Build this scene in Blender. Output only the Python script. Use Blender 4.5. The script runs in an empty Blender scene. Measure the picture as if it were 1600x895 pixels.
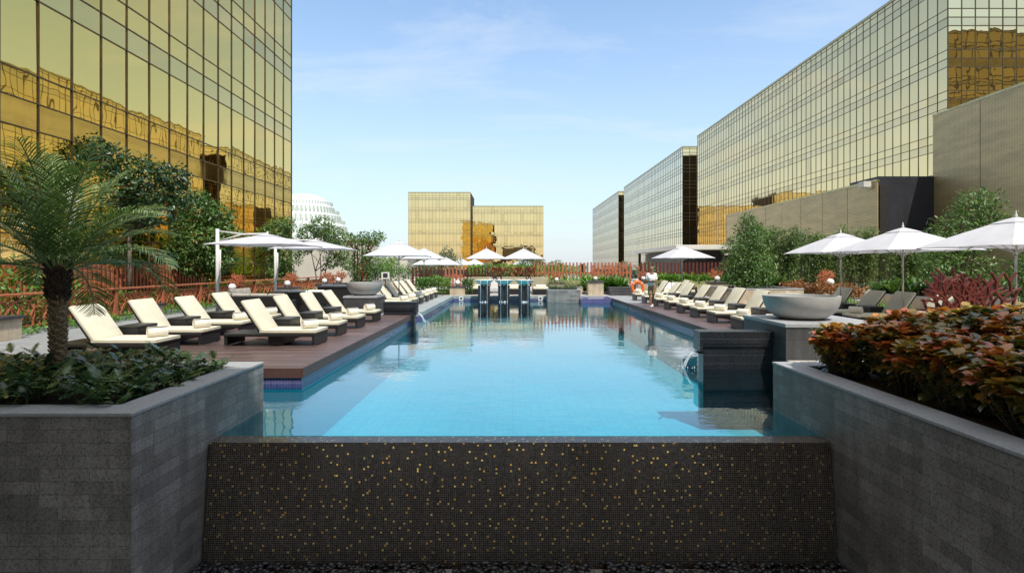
import bpy, math, random
import numpy as np
from mathutils import Vector, Matrix
R = math.radians
rnd = random.Random(7)
rng = np.random.default_rng(11)
scn = bpy.context.scene
COL = scn.collection
CAMZ = 1.73

# ------------------------------------------------------------------ helpers
class MB:
    """collects geometry, then links it as ONE mesh object"""
    def __init__(s): s.v = []; s.f = []
    def add(s, vs, fs):
        o = len(s.v); s.v += [tuple(p) for p in vs]; s.f += [tuple(i + o for i in f) for f in fs]
    def box(s, x0, x1, y0, y1, z0, z1, M=None):
        vs = [(x0,y0,z0),(x1,y0,z0),(x1,y1,z0),(x0,y1,z0),(x0,y0,z1),(x1,y0,z1),(x1,y1,z1),(x0,y1,z1)]
        if M is not None: vs = [M @ Vector(p) for p in vs]
        s.add(vs, [(0,3,2,1),(4,5,6,7),(0,1,5,4),(1,2,6,5),(2,3,7,6),(3,0,4,7)])
    def quad(s, a, b, c, d): s.add([a,b,c,d], [(0,1,2,3)])
    def bar(s, p, q, w, t=None, up=(0,1,0)):
        p = Vector(p); q = Vector(q); d = q - p
        if d.length < 1e-6: return
        d.normalize(); u = Vector(up)
        if abs(d.dot(u)) > .95: u = Vector((1,0,0)) if abs(d.x) < .9 else Vector((0,0,1))
        a = d.cross(u).normalized(); b = a.cross(d).normalized(); t = t or w
        A = a*w/2; B = b*t/2
        s.add([p-A-B,p+A-B,p+A+B,p-A+B,q-A-B,q+A-B,q+A+B,q-A+B],
              [(0,3,2,1),(4,5,6,7),(0,1,5,4),(1,2,6,5),(2,3,7,6),(3,0,4,7)])
    def tube(s, pts, rad, n=8, cap=True):
        pts = [Vector(p) for p in pts]; m = len(pts)
        if not hasattr(rad, '__len__'): rad = [rad]*m
        o = len(s.v); ref = None
        for i, p in enumerate(pts):
            d = (pts[min(i+1,m-1)] - pts[max(i-1,0)]).normalized()
            if ref is None: ref = Vector((1,0,0)) if abs(d.x) < .8 else Vector((0,1,0))
            a = (ref - d*ref.dot(d)).normalized(); ref = a; b = d.cross(a)
            for k in range(n):
                t = 2*math.pi*k/n
                s.v.append(tuple(p + (a*math.cos(t) + b*math.sin(t))*rad[i]))
        for i in range(m-1):
            for k in range(n):
                s.f.append((o+i*n+k, o+i*n+(k+1)%n, o+(i+1)*n+(k+1)%n, o+(i+1)*n+k))
        if cap:
            s.f.append(tuple(o+k for k in range(n))[::-1]); s.f.append(tuple(o+(m-1)*n+k for k in range(n)))
    def lathe(s, prof, n=32, c=(0,0,0)):
        o = len(s.v)
        for r, z in prof:
            for k in range(n):
                t = 2*math.pi*k/n; s.v.append((c[0]+r*math.cos(t), c[1]+r*math.sin(t), c[2]+z))
        for i in range(len(prof)-1):
            for k in range(n):
                s.f.append((o+i*n+k, o+i*n+(k+1)%n, o+(i+1)*n+(k+1)%n, o+(i+1)*n+k))
    def build(s, name, m, parent=None, smooth=False, bevel=0, seg=2, solid=0, sub=0):
        me = bpy.data.meshes.new(name); me.from_pydata(s.v, [], s.f); me.update()
        return link(name, me, m, parent, smooth, bevel, seg, solid, sub)

def link(name, me, m, parent=None, smooth=False, bevel=0, seg=2, solid=0, sub=0):
    if m: me.materials.append(m)
    if smooth: me.polygons.foreach_set('use_smooth', [True]*len(me.polygons))
    o = bpy.data.objects.new(name, me); COL.objects.link(o)
    if parent: o.parent = parent
    if bevel:
        b = o.modifiers.new('bevel', 'BEVEL'); b.width = bevel; b.segments = seg; b.limit_method = 'ANGLE'; b.angle_limit = R(40)
    if solid:
        b = o.modifiers.new('solid', 'SOLIDIFY'); b.thickness = solid; b.offset = 0
    if sub:
        b = o.modifiers.new('sub', 'SUBSURF'); b.levels = sub; b.render_levels = sub
    return o

def tag(o, label=None, cat=None, group=None, kind=None):
    if label: o['label'] = label
    if cat: o['category'] = cat
    if group: o['group'] = group
    if kind: o['kind'] = kind
    return o
def thing(name, label, cat, loc=(0,0,0), rz=0, group=None):
    o = bpy.data.objects.new(name, None); COL.objects.link(o); o.location = loc; o.rotation_euler = (0,0,rz)
    o.empty_display_size = .1
    return tag(o, label, cat, group)
def copy_tree(o, loc=None, rz=None, label=None, parent=None, scale=None):
    c = o.copy(); COL.objects.link(c)
    if parent: c.parent = parent
    if loc is not None: c.location = loc
    if rz is not None: c.rotation_euler = (0,0,rz)
    if label: c['label'] = label
    if scale is not None: c.scale = scale
    for ch in list(o.children): copy_tree(ch, parent=c)
    return c
class Proto:
    """first use moves the prototype itself, later uses copy it"""
    def __init__(s, o): s.o = o; s.used = False
    def put(s, loc, rz, label, scale=None):
        if not s.used:
            s.used = True; s.o.location = loc; s.o.rotation_euler = (0,0,rz); s.o['label'] = label
            if scale: s.o.scale = scale
            return s.o
        return copy_tree(s.o, loc, rz, label, scale=scale or (1,1,1))

# ------------------------------------------------------------------ materials
class NT:
    def __init__(s, name):
        s.m = bpy.data.materials.new(name); s.m.use_nodes = True; s.t = s.m.node_tree; s.t.nodes.clear()
        s.out = s.n('ShaderNodeOutputMaterial')
    def n(s, typ, **kw):
        nd = s.t.nodes.new(typ)
        for k, v in kw.items():
            if k.startswith('i_'):
                key = k[2:].replace('_', ' ')
                nd.inputs[key].default_value = v
            else: setattr(nd, k, v)
        return nd
    def l(s, a, b): s.t.links.new(a, b)
    def math(s, op, a, b=None, c=None):
        nd = s.n('ShaderNodeMath', operation=op)
        for i, x in enumerate((a, b, c)):
            if x is None: continue
            if isinstance(x, (int, float)): nd.inputs[i].default_value = x
            else: s.l(x, nd.inputs[i])
        return nd.outputs[0]
    def mix(s, f, a, b, typ='MIX'):
        nd = s.n('ShaderNodeMix', data_type='RGBA', blend_type=typ)
        for i, x in ((0, f), (6, a), (7, b)):
            if isinstance(x, (int, float)): nd.inputs[i].default_value = x
            elif isinstance(x, tuple): nd.inputs[i].default_value = (*x[:3], 1)
            else: s.l(x, nd.inputs[i])
        return nd.outputs[2]
    def ramp(s, f, stops, interp='LINEAR'):
        nd = s.n('ShaderNodeValToRGB'); cr = nd.color_ramp; cr.interpolation = interp
        while len(cr.elements) < len(stops): cr.elements.new(.5)
        for e, (p, c) in zip(cr.elements, stops):
            e.position = p; e.color = (*c, 1) if len(c) == 3 else c
        s.l(f, nd.inputs[0]); return nd.outputs[0]
    def pos(s): return s.n('ShaderNodeNewGeometry').outputs['Position']
    def obj(s): return s.n('ShaderNodeTexCoord').outputs['Object']
    def noise(s, vec, scale, detail=3, rough=.5, out='Fac'):
        nd = s.n('ShaderNodeTexNoise'); nd.inputs['Scale'].default_value = scale
        nd.inputs['Detail'].default_value = detail; nd.inputs['Roughness'].default_value = rough
        if vec is not None: s.l(vec, nd.inputs['Vector'])
        return nd.outputs[out]
    def scale(s, vec, xyz):
        nd = s.n('ShaderNodeVectorMath', operation='MULTIPLY'); s.l(vec, nd.inputs[0]); nd.inputs[1].default_value = xyz
        return nd.outputs[0]
    def sep(s, vec):
        nd = s.n('ShaderNodeSeparateXYZ'); s.l(vec, nd.inputs[0]); return nd.outputs
    def comb(s, x, y, z=0.0):
        nd = s.n('ShaderNodeCombineXYZ')
        for i, q in enumerate((x, y, z)):
            if isinstance(q, (int, float)): nd.inputs[i].default_value = q
            else: s.l(q, nd.inputs[i])
        return nd.outputs[0]
    def bump(s, h, strength=.3, dist=.01):
        nd = s.n('ShaderNodeBump'); nd.inputs['Strength'].default_value = strength; nd.inputs['Distance'].default_value = dist
        s.l(h, nd.inputs['Height']); return nd.outputs[0]
    def prin(s, col=None, rough=.5, metal=0, spec=.5, normal=None, **kw):
        p = s.n('ShaderNodeBsdfPrincipled')
        for key, x in (('Base Color', col), ('Roughness', rough), ('Metallic', metal), ('Specular IOR Level', spec)):
            if x is None: continue
            if isinstance(x, (int, float)): p.inputs[key].default_value = x
            elif isinstance(x, tuple): p.inputs[key].default_value = (*x[:3], 1)
            else: s.l(x, p.inputs[key])
        if normal is not None: s.l(normal, p.inputs['Normal'])
        for k, v in kw.items(): p.inputs[k.replace('_', ' ')].default_value = v
        return p
    def done(s, shader):
        s.l(shader.outputs[0] if hasattr(shader, 'outputs') else shader, s.out.inputs[0]); return s.m

def simple(name, col, rough=.5, metal=0, spec=.4, nscale=6, namt=.25, bscale=60, bstr=.15, bdist=.004, coords='obj'):
    t = NT(name); v = t.obj() if coords == 'obj' else t.pos()
    f = t.noise(v, nscale, 4, .6)
    dark = tuple(c*(1-namt) for c in col); light = tuple(min(1, c*(1+namt)) for c in col)
    c = t.ramp(f, [(.3, dark), (.7, light)])
    nb = t.bump(t.noise(v, bscale, 3), bstr, bdist)
    rr = t.math('ADD', t.math('MULTIPLY', t.noise(v, nscale*2.3, 2), .2), rough-.1)
    return t.done(t.prin(c, rr, metal, spec, nb))

def wall_uv(t):
    """u along the wall whichever way it faces, v = height (world metres)"""
    g = t.n('ShaderNodeNewGeometry'); p = t.sep(g.outputs['Position']); nr = t.sep(g.outputs['True Normal'])
    s = t.math('GREATER_THAN', t.math('ABSOLUTE', nr[0]), .5)
    u = t.math('ADD', t.math('MULTIPLY', p[0], t.math('SUBTRACT', 1, s)), t.math('MULTIPLY', p[1], s))
    top = t.math('GREATER_THAN', t.math('ABSOLUTE', nr[2]), .6)
    v = t.math('ADD', t.math('MULTIPLY', p[2], t.math('SUBTRACT', 1, top)), t.math('MULTIPLY', p[1], top))
    return u, v, g.outputs['Position']

def stone_tiles(name, c1, c2, mortar, bw, rh, rough=.55, pits=.5, spec=.4, gap=.004):
    t = NT(name); u, v, p = wall_uv(t)
    b = t.n('ShaderNodeTexBrick', offset=.37, offset_frequency=2, squash=.72, squash_frequency=3)
    b.inputs['Scale'].default_value = 1; b.inputs['Brick Width'].default_value = bw; b.inputs['Row Height'].default_value = rh
    b.inputs['Mortar Size'].default_value = gap; b.inputs['Mortar Smooth'].default_value = .3; b.inputs['Bias'].default_value = 0
    b.inputs['Color1'].default_value = (*c1, 1); b.inputs['Color2'].default_value = (*c2, 1); b.inputs['Mortar'].default_value = (*mortar, 1)
    t.l(t.comb(u, v), b.inputs['Vector'])
    fine = t.noise(p, 55, 4, .75); big = t.noise(p, 1.7, 4, .6)
    c = t.mix(.55, b.outputs[0], t.ramp(big, [(.3, (.55,.55,.55)), (.7, (1.35,1.33,1.3))]), 'MULTIPLY')
    pit = t.ramp(fine, [(.36, (1-pits,)*3), (.5, (1,1,1)), (.68, (1.25,1.25,1.25))])
    c = t.mix(.8, c, pit, 'MULTIPLY')
    stain = t.noise(t.comb(t.math('MULTIPLY', u, 4.5), t.math('MULTIPLY', v, .5)), 1.0, 5, .65)
    c = t.mix(.45, c, t.ramp(stain, [(.38,(.6,.58,.55)),(.6,(1.15,1.15,1.15))]), 'MULTIPLY')
    h = t.math('SUBTRACT', t.math('MULTIPLY', fine, .6), t.math('MULTIPLY', b.outputs['Fac'], 1.0))
    return t.done(t.prin(c, t.math('ADD', t.math('MULTIPLY', fine, .3), rough-.15), 0, spec, t.bump(h, .5, .006)))

def leaf_mat(name, stops, rough=.4, trans=.25, spec=.5):
    t = NT(name)
    a = t.n('ShaderNodeAttribute', attribute_name='tint')
    c = t.ramp(a.outputs['Fac'], stops)
    p = t.prin(c, rough, 0, spec)
    tr = t.n('ShaderNodeBsdfTranslucent'); t.l(t.mix(1.0, c, (1.25,1.3,.7), 'MULTIPLY'), tr.inputs[0])
    m = t.n('ShaderNodeMixShader'); m.inputs[0].default_value = trans
    t.l(p.outputs[0], m.inputs[1]); t.l(tr.outputs[0], m.inputs[2])
    return t.done(m)

def glass_mat(name, col, rough=.012, wob=.10):
    t = NT(name); p = t.pos()
    h = t.noise(t.scale(p, (1, 1, .8)), .55, 2, .5)
    nb = t.bump(h, wob, .06)
    dirt = t.noise(t.scale(p, (1, 1, .25)), 1.2, 4, .6)
    c = t.mix(t.math('MULTIPLY', dirt, .25), col, tuple(x*.8 for x in col))
    isl = t.n('ShaderNodeNewGeometry').outputs['Random Per Island']; oi = t.n('ShaderNodeObjectInfo').outputs['Random']
    pane = t.math('FRACT', t.math('ADD', t.math('MULTIPLY', isl, 7.3), oi))
    c = t.mix(1.0, c, t.ramp(pane, [(0,(.84,.83,.82)),(.12,(.95,.95,.95)),(1,(1.03,1.03,1.03))]), 'MULTIPLY')
    return t.done(t.prin(c, rough, 1.0, .5, nb))

M = {}
M['glass'] = glass_mat('gold_glass', (.95, .635, .18))
M['spandrel'] = glass_mat('gold_spandrel', (.82, .58, .20), .05)
M['glass_pale'] = glass_mat('pale_gold_glass', (.94, .675, .33))
M['spandrel_pale'] = glass_mat('pale_gold_spandrel', (.82, .60, .31), .05)
M['glass_grey'] = glass_mat('grey_glass', (.88, .74, .50))
M['spandrel_grey'] = glass_mat('grey_spandrel', (.76, .66, .47), .05)
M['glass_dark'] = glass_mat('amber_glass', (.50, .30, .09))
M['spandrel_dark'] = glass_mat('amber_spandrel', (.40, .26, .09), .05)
M['mullion'] = simple('mullion', (.12,.09,.05), .4, .6, nscale=2)
M['core'] = simple('building_core', (.03,.025,.02), .8)
M['coping_gold'] = simple('parapet', (.45,.38,.2), .35, .8)
M['planter'] = stone_tiles('planter_stone', (.20,.195,.185), (.33,.32,.305), (.15,.145,.138), .46, .118, .6, .72, gap=.0035)
M['plinth'] = stone_tiles('plinth_stone', (.06,.062,.066), (.085,.088,.092), (.04,.04,.042), .9, .36, .55, .4)
M['weir'] = stone_tiles('weir_stone', (.016,.018,.024), (.026,.028,.034), (.05,.052,.056), .72, .16, .28, .4, .6)
M['cap'] = simple('cap_stone', (.36,.37,.38), .55, nscale=30, namt=.18, bscale=160, bstr=.2, coords='pos')
M['cream_stone'] = stone_tiles('cream_stone', (.50,.41,.29), (.58,.48,.35), (.36,.3,.22), .6, .3, .6, .25)
M['concrete'] = simple('bowl_concrete', (.44,.43,.41), .5, nscale=5, namt=.1, bscale=45, bstr=.15)
M['darkslab'] = simple('dark_slab', (.05,.05,.055), .4, nscale=8)
M['soil'] = simple('soil', (.035,.022,.014), .95, nscale=14, namt=.5, bscale=40, bstr=.9, bdist=.03)
M['bark'] = simple('bark', (.14,.11,.08), .85, nscale=9, namt=.4, bscale=30, bstr=.6, bdist=.02)
M['cream'] = simple('cream_fabric', (.72,.675,.52), .85, nscale=3, namt=.07, bscale=7, bstr=.35, bdist=.02)
M['towel'] = simple('towel_terry', (.80,.76,.66), .95, nscale=12, namt=.08, bscale=220, bstr=.6, bdist=.006)
M['white_fab'] = simple('white_fabric', (.82,.81,.78), .9, nscale=4, namt=.05, bscale=300, bstr=.15)
M['grey_fab'] = simple('grey_fabric', (.42,.39,.33), .9, nscale=4, namt=.1, bscale=300, bstr=.15)
M['olive_fab'] = simple('olive_fabric', (.36,.33,.22), .9, nscale=4, namt=.08, bscale=300, bstr=.15)
M['steel'] = simple('brushed_steel', (.5,.49,.46), .32, .9, nscale=10, namt=.1)
M['white_metal'] = simple('white_metal', (.74,.74,.72), .4, 0, nscale=4, namt=.05)
M['dark_metal'] = simple('dark_metal', (.05,.048,.045), .4, .4)
M['slate'] = simple('slate_panel', (.034,.034,.040), .45, nscale=1.5, namt=.2, bscale=90, coords='pos')
M['terracotta'] = simple('terracotta_metal', (.46,.15,.07), .5, 0, nscale=5, namt=.25, bscale=90, bstr=.1)
M['rust_red'] = simple('rust_red_metal', (.14,.026,.016), .45, 0, nscale=5, namt=.25, bscale=90, bstr=.1)
M['pale_bowl'] = simple('pale_fountain_bowl', (.88,.80,.72), .35, nscale=5, namt=.08)
M['lamp'] = simple('globe_glass', (.8,.79,.76), .25, 0, nscale=3, namt=.04)
M['orange'] = simple('buoy_orange', (.85,.16,.02), .4, 0, nscale=3, namt=.06)
M['skin'] = simple('skin', (.30,.16,.09), .5, nscale=8, namt=.08)
M['shirt'] = simple('shirt_cotton', (.80,.80,.80), .85, nscale=8, namt=.05)
M['shorts'] = simple('khaki_cotton', (.26,.18,.10), .85, nscale=8, namt=.1)
M['hair'] = simple('black_hair', (.012,.010,.009), .5)
M['plaster'] = simple('pale_plaster', (.62,.56,.46), .8, nscale=.5, namt=.08, coords='pos')
M['brown_wall'] = simple('brown_wall', (.36,.27,.19), .8, nscale=.5, namt=.15, coords='pos')
M['dark_brown'] = simple('dark_brown_wall', (.07,.05,.04), .7, nscale=.5, namt=.15, coords='pos')
M['dome'] = simple('dome_white', (.62,.64,.58), .5, nscale=.3, namt=.05)
M['dome_rib'] = simple('dome_rib', (.40,.44,.38), .6, nscale=.3, namt=.05)
M['roof_white'] = simple('roof_fascia', (.66,.63,.55), .6, nscale=1, namt=.08)

def wicker_mat():
    t = NT('dark_wicker'); o = t.obj()
    w = t.n('ShaderNodeTexWave', wave_type='BANDS', bands_direction='X'); w.inputs['Scale'].default_value = 38; w.inputs['Distortion'].default_value = 1.2
    t.l(o, w.inputs['Vector'])
    w2 = t.n('ShaderNodeTexWave', wave_type='BANDS', bands_direction='Z'); w2.inputs['Scale'].default_value = 30; w2.inputs['Distortion'].default_value = 1.2
    t.l(o, w2.inputs['Vector'])
    h = t.math('MULTIPLY', w.outputs['Fac'], w2.outputs['Fac'])
    c = t.ramp(h, [(0, (.008,.008,.009)), (1, (.036,.034,.034))])
    return t.done(t.prin(c, .38, 0, .5, t.bump(h, .5, .006)))
M['wicker'] = wicker_mat()

def mosaic_wall():
    t = NT('gold_fleck_mosaic'); u, v, p = wall_uv(t); S = 1/.0235
    U = t.math('MULTIPLY', u, S); V = t.math('MULTIPLY', v, S)
    cu = t.math('FLOOR', U); cv = t.math('FLOOR', V)
    wn = t.n('ShaderNodeTexWhiteNoise', noise_dimensions='2D'); t.l(t.comb(cu, cv), wn.inputs['Vector'])
    wn2 = t.n('ShaderNodeTexWhiteNoise', noise_dimensions='3D'); t.l(t.comb(cu, cv, 3.3), wn2.inputs['Vector'])
    fu = t.math('FRACT', U); fv = t.math('FRACT', V)
    edge = t.math('MINIMUM', t.math('MINIMUM', fu, t.math('SUBTRACT', 1, fu)), t.math('MINIMUM', fv, t.math('SUBTRACT', 1, fv)))
    grout = t.math('LESS_THAN', edge, .085)
    # one gold tile in every 5 x 5 field, at a random place in it
    bu = t.math('FLOOR', t.math('DIVIDE', cu, 5)); bv_ = t.math('FLOOR', t.math('DIVIDE', cv, 5))
    wb = t.n('ShaderNodeTexWhiteNoise', noise_dimensions='2D'); t.l(t.comb(bu, bv_), wb.inputs['Vector'])
    wb2 = t.n('ShaderNodeTexWhiteNoise', noise_dimensions='3D'); t.l(t.comb(bu, bv_, 9.1), wb2.inputs['Vector'])
    hit = lambda cell, blk, w_: t.math('LESS_THAN', t.math('ABSOLUTE', t.math('SUBTRACT', t.math('SUBTRACT', cell, t.math('MULTIPLY', blk, 5)), t.math('FLOOR', t.math('MULTIPLY', w_, 5)))), .5)
    gold = t.math('MULTIPLY', hit(cu, bu, wb.outputs['Value']), hit(cv, bv_, wb2.outputs['Value']))
    base = t.ramp(wn2.outputs['Value'], [(0, (.016,.013,.011)), (.6, (.036,.029,.024)), (1, (.095,.073,.06))])
    gcol = t.ramp(wn2.outputs['Value'], [(0, (1.0,.50,.09)), (1, (1.0,.78,.28))])
    c = t.mix(gold, base, gcol); c = t.mix(grout, c, (.18,.15,.125))
    ng = t.math('SUBTRACT', 1, grout)
    metal = t.math('MULTIPLY', gold, t.math('MULTIPLY', ng, .7))
    rough = t.math('ADD', .16, t.math('MULTIPLY', grout, .6))
    streak = t.noise(t.comb(t.math('MULTIPLY', u, 9), t.math('MULTIPLY', v, .7)), 1.0, 5, .6)
    c = t.mix(.5, c, t.ramp(streak, [(.35,(.7,.7,.7)),(.7,(1.45,1.42,1.38))]), 'MULTIPLY')
    # every tile sits at its own small angle
    tilt = t.math('ADD', t.math('MULTIPLY', fu, t.math('SUBTRACT', wn2.outputs['Value'], .5)), t.math('MULTIPLY', fv, t.math('SUBTRACT', wn.outputs['Value'], .5)))
    h = t.math('ADD', t.math('MULTIPLY', ng, .5), tilt)
    return t.done(t.prin(c, rough, metal, .5, t.bump(h, .35, .003)))
M['mosaic'] = mosaic_wall()

def pool_tile():
    t = NT('pool_mosaic'); u, v, p = wall_uv(t)
    b = t.n('ShaderNodeTexBrick', offset=0); b.inputs['Scale'].default_value = 1
    b.inputs['Brick Width'].default_value = .05; b.inputs['Row Height'].default_value = .05; b.inputs['Mortar Size'].default_value = .003
    b.inputs['Color1'].default_value = (.07,.07,.20,1); b.inputs['Color2'].default_value = (.12,.11,.28,1); b.inputs['Mortar'].default_value = (.2,.21,.32,1)
    t.l(t.comb(u, v), b.inputs['Vector'])
    c = t.mix(t.math('LESS_THAN', t.sep(p)[2], -.36), b.outputs[0], (.06,.42,.52))
    return t.done(t.prin(c, .18, 0, .5))
M['pool_tile'] = pool_tile()
def pool_floor():
    t = NT('pool_floor_mosaic'); p = t.pos(); s = t.sep(p)
    b = t.n('ShaderNodeTexBrick', offset=0); b.inputs['Scale'].default_value = 1
    b.inputs['Brick Width'].default_value = .12; b.inputs['Row Height'].default_value = .12; b.inputs['Mortar Size'].default_value = .006
    b.inputs['Color1'].default_value = (.11,.56,.61,1); b.inputs['Color2'].default_value = (.15,.63,.68,1); b.inputs['Mortar'].default_value = (.24,.64,.67,1)
    t.l(p, b.inputs['Vector'])
    big = t.noise(p, .5, 3)
    c = t.mix(.5, b.outputs[0], t.ramp(big, [(.3, (.7,.8,.85)), (.7, (1.15,1.1,1.1))]), 'MULTIPLY')
    g1 = t.math('FRACT', t.math('DIVIDE', s[0], .6)); g2 = t.math('FRACT', t.math('DIVIDE', s[1], .6))
    ln = t.math('LESS_THAN', t.math('MINIMUM', g1, g2), .03)
    c = t.mix(t.math('MULTIPLY', ln, .5), c, (.04,.40,.50))
    return t.done(t.prin(c, .5, 0, .3))
M['pool_floor'] = pool_floor()

def water_mat():
    t = NT('pool_water'); p = t.pos()
    n1 = t.noise(t.scale(p, (.9, 1.3, 1)), 1.1, 3, .55)
    n2 = t.noise(t.scale(p, (1, 1.6, 1)), 5.5, 3, .5)
    patch = t.ramp(t.noise(p, .22, 2), [(.42, (0,0,0)), (.62, (1,1,1))])
    h = t.math('ADD', t.math('MULTIPLY', n1, .20), t.math('MULTIPLY', n2, t.math('ADD', .022, t.math('MULTIPLY', patch, .11))))
    nb = t.bump(h, .55, .05)
    fr = t.n('ShaderNodeFresnel'); fr.inputs['IOR'].default_value = 1.42; t.l(nb, fr.inputs['Normal'])
    gl = t.n('ShaderNodeBsdfGlossy'); gl.inputs['Roughness'].default_value = .015; t.l(nb, gl.inputs['Normal'])
    tr = t.n('ShaderNodeBsdfTransparent'); tr.inputs[0].default_value = (.36, .80, .92, 1)
    m = t.n('ShaderNodeMixShader')
    f = t.math('MINIMUM', .78, t.math('MULTIPLY', fr.outputs[0], 1.5))
    t.l(f, m.inputs[0]); t.l(tr.outputs[0], m.inputs[1]); t.l(gl.outputs[0], m.inputs[2])
    return t.done(m)
M['water'] = water_mat()
def jet_mat():
    t = NT('falling_water')
    n = t.noise(t.scale(t.obj(), (18, 18, 4)), 3, 3)
    gl = t.prin((.85,.93,.97), .35, 0, .5)
    tr = t.n('ShaderNodeBsdfTransparent'); tr.inputs[0].default_value = (.9,.97,1,1)
    m = t.n('ShaderNodeMixShader'); t.l(t.ramp(n, [(.35,(.45,)*3),(.6,(.95,)*3)]), m.inputs[0]); t.l(tr.outputs[0], m.inputs[1]); t.l(gl.outputs[0], m.inputs[2])
    return t.done(m)
M['jet'] = jet_mat()

def plank_mat(name, col, width, axis=1):
    t = NT(name); p = t.pos(); s = t.sep(p)
    q = t.math('DIVIDE', s[axis], width); cell = t.math('FLOOR', q); fr = t.math('FRACT', q)
    seg = t.math('FLOOR', t.math('ADD', t.math('DIVIDE', s[1-axis], 2.4), t.math('MULTIPLY', cell, .37)))
    wn = t.n('ShaderNodeTexWhiteNoise', noise_dimensions='2D'); t.l(t.comb(cell, seg), wn.inputs['Vector'])
    gap = t.math('LESS_THAN', t.math('MINIMUM', fr, t.math('SUBTRACT', 1, fr)), .045)
    grain = t.noise(t.scale(p, (1.5, 22, 5) if axis == 1 else (22, 1.5, 5)), 2, 4, .6)
    c = t.ramp(t.math('ADD', t.math('MULTIPLY', wn.outputs['Value'], .55), t.math('MULTIPLY', grain, .45)),
               [(.2, tuple(x*.58 for x in col)), (.8, tuple(x*1.42 for x in col))])
    blot = t.noise(p, .9, 4, .6)
    c = t.mix(.6, c, t.ramp(blot, [(.3,(.72,.7,.7)),(.7,(1.2,1.2,1.2))]), 'MULTIPLY')
    c = t.mix(gap, c, (.012,.009,.008))
    h = t.math('SUBTRACT', t.math('MULTIPLY', grain, .2), gap)
    return t.done(t.prin(c, t.math('ADD', .34, t.math('MULTIPLY', blot, .25)), 0, .4, t.bump(h, .4, .006)))
M['deck'] = plank_mat('deck_boards', (.125,.082,.076), .145)
M['fascia'] = plank_mat('deck_fascia', (.10,.052,.045), 3.0, 0)
def paving(name, col, size):
    t = NT(name); p = t.pos()
    b = t.n('ShaderNodeTexBrick', offset=.5); b.inputs['Scale'].default_value = 1
    b.inputs['Brick Width'].default_value = size; b.inputs['Row Height'].default_value = size*.5; b.inputs['Mortar Size'].default_value = .006
    b.inputs['Color1'].default_value = (*[c*.9 for c in col],1); b.inputs['Color2'].default_value = (*[c*1.08 for c in col],1); b.inputs['Mortar'].default_value = (*[c*.45 for c in col],1)
    t.l(p, b.inputs['Vector'])
    c = t.mix(.6, b.outputs[0], t.ramp(t.noise(p, 2.2, 5, .65), [(.3,(.75,.75,.74)),(.7,(1.2,1.2,1.2))]), 'MULTIPLY')
    return t.done(t.prin(c, .6, 0, .35, t.bump(t.noise(p, 70), .2, .004)))
M['pave_grey'] = paving('grey_paving', (.30,.31,.32), .8)
M['pave_light'] = paving('light_paving', (.50,.47,.42), .9)
M['coping'] = paving('pool_coping', (.33,.36,.36), .9)
M['city'] = simple('city_ground', (.33,.32,.30), .9, nscale=.02, namt=.2, coords='pos')
M['pebble'] = simple('river_pebbles', (.028,.03,.034), .28, 0, .6, nscale=9, namt=.6, bscale=60, coords='pos')
M['floor_low'] = paving('lower_paving', (.34,.31,.27), .6)

def canopy_mat():
    t = NT('parasol_cloth'); o = t.obj()
    f = t.noise(o, 2.5, 3)
    c = t.ramp(f, [(.3,(.74,.74,.78)),(.7,(.82,.82,.85))])
    d = t.prin(c, .8, 0, .2, t.bump(t.noise(o, 4, 3), .15, .02))
    tr = t.n('ShaderNodeBsdfTranslucent'); tr.inputs[0].default_value = (.75,.76,.8,1)
    m = t.n('ShaderNodeMixShader'); m.inputs[0].default_value = .38; t.l(d.outputs[0], m.inputs[1]); t.l(tr.outputs[0], m.inputs[2])
    return t.done(m)
M['canopy'] = canopy_mat()
def mesh_screen(name, col, holes=.085):
    t = NT(name); u, v, p = wall_uv(t)
    a = t.math('FRACT', t.math('DIVIDE', v, holes)); line = t.math('LESS_THAN', a, .42)
    b = t.math('FRACT', t.math('DIVIDE', u, holes)); l2 = t.math('LESS_THAN', b, .5)
    hole = t.math('MULTIPLY', line, l2)
    big = t.noise(t.comb(t.math('MULTIPLY', u, .55), t.math('MULTIPLY', v, 2.2)), 1.0, 5, .65)
    c = t.mix(hole, col, tuple(x*.34 for x in col))
    c = t.mix(.38, c, t.ramp(big, [(.38,(.62,.62,.64)),(.62,(1.25,1.2,1.1))]), 'MULTIPLY')
    h = t.math('ADD', t.math('MULTIPLY', hole, -.4), big)
    return t.done(t.prin(c, .45, .45, .4, t.bump(h, .25, .03)))
M['screen'] = mesh_screen('perforated_bronze', (.56,.44,.24))

GREEN = lambda a, b, c: [(0, a), (.5, b), (1, c)]
M['leaf_dark'] = leaf_mat('leaf_dark', GREEN((.014,.040,.018), (.032,.082,.032), (.09,.165,.05)), .35)
M['leaf_mid'] = leaf_mat('leaf_mid', GREEN((.032,.085,.022), (.075,.165,.036), (.19,.28,.07)), .4)
M['leaf_bright'] = leaf_mat('leaf_bright', GREEN((.05,.13,.02), (.10,.24,.03), (.24,.36,.06)), .45)
M['leaf_bamboo'] = leaf_mat('leaf_bamboo', GREEN((.05,.10,.024), (.12,.20,.048), (.27,.32,.11)), .45)
M['leaf_phil'] = leaf_mat('leaf_philodendron', GREEN((.02,.055,.024), (.05,.115,.045), (.11,.19,.07)), .24, .15, .7)
M['leaf_copper'] = leaf_mat('leaf_copper', [(0,(.03,.06,.02)), (.28,(.11,.13,.035)), (.48,(.36,.25,.05)), (.66,(.60,.26,.05)), (.85,(.60,.15,.045)), (1,(.60,.17,.10))], .26, .22, .7)
M['leaf_red'] = leaf_mat('leaf_russet', [(0,(.07,.04,.015)), (.5,(.25,.10,.03)), (1,(.45,.2,.07))], .45)
M['leaf_palm'] = leaf_mat('leaf_palm', GREEN((.045,.10,.028), (.105,.195,.055), (.27,.35,.14)), .3, .2, .6)
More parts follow.
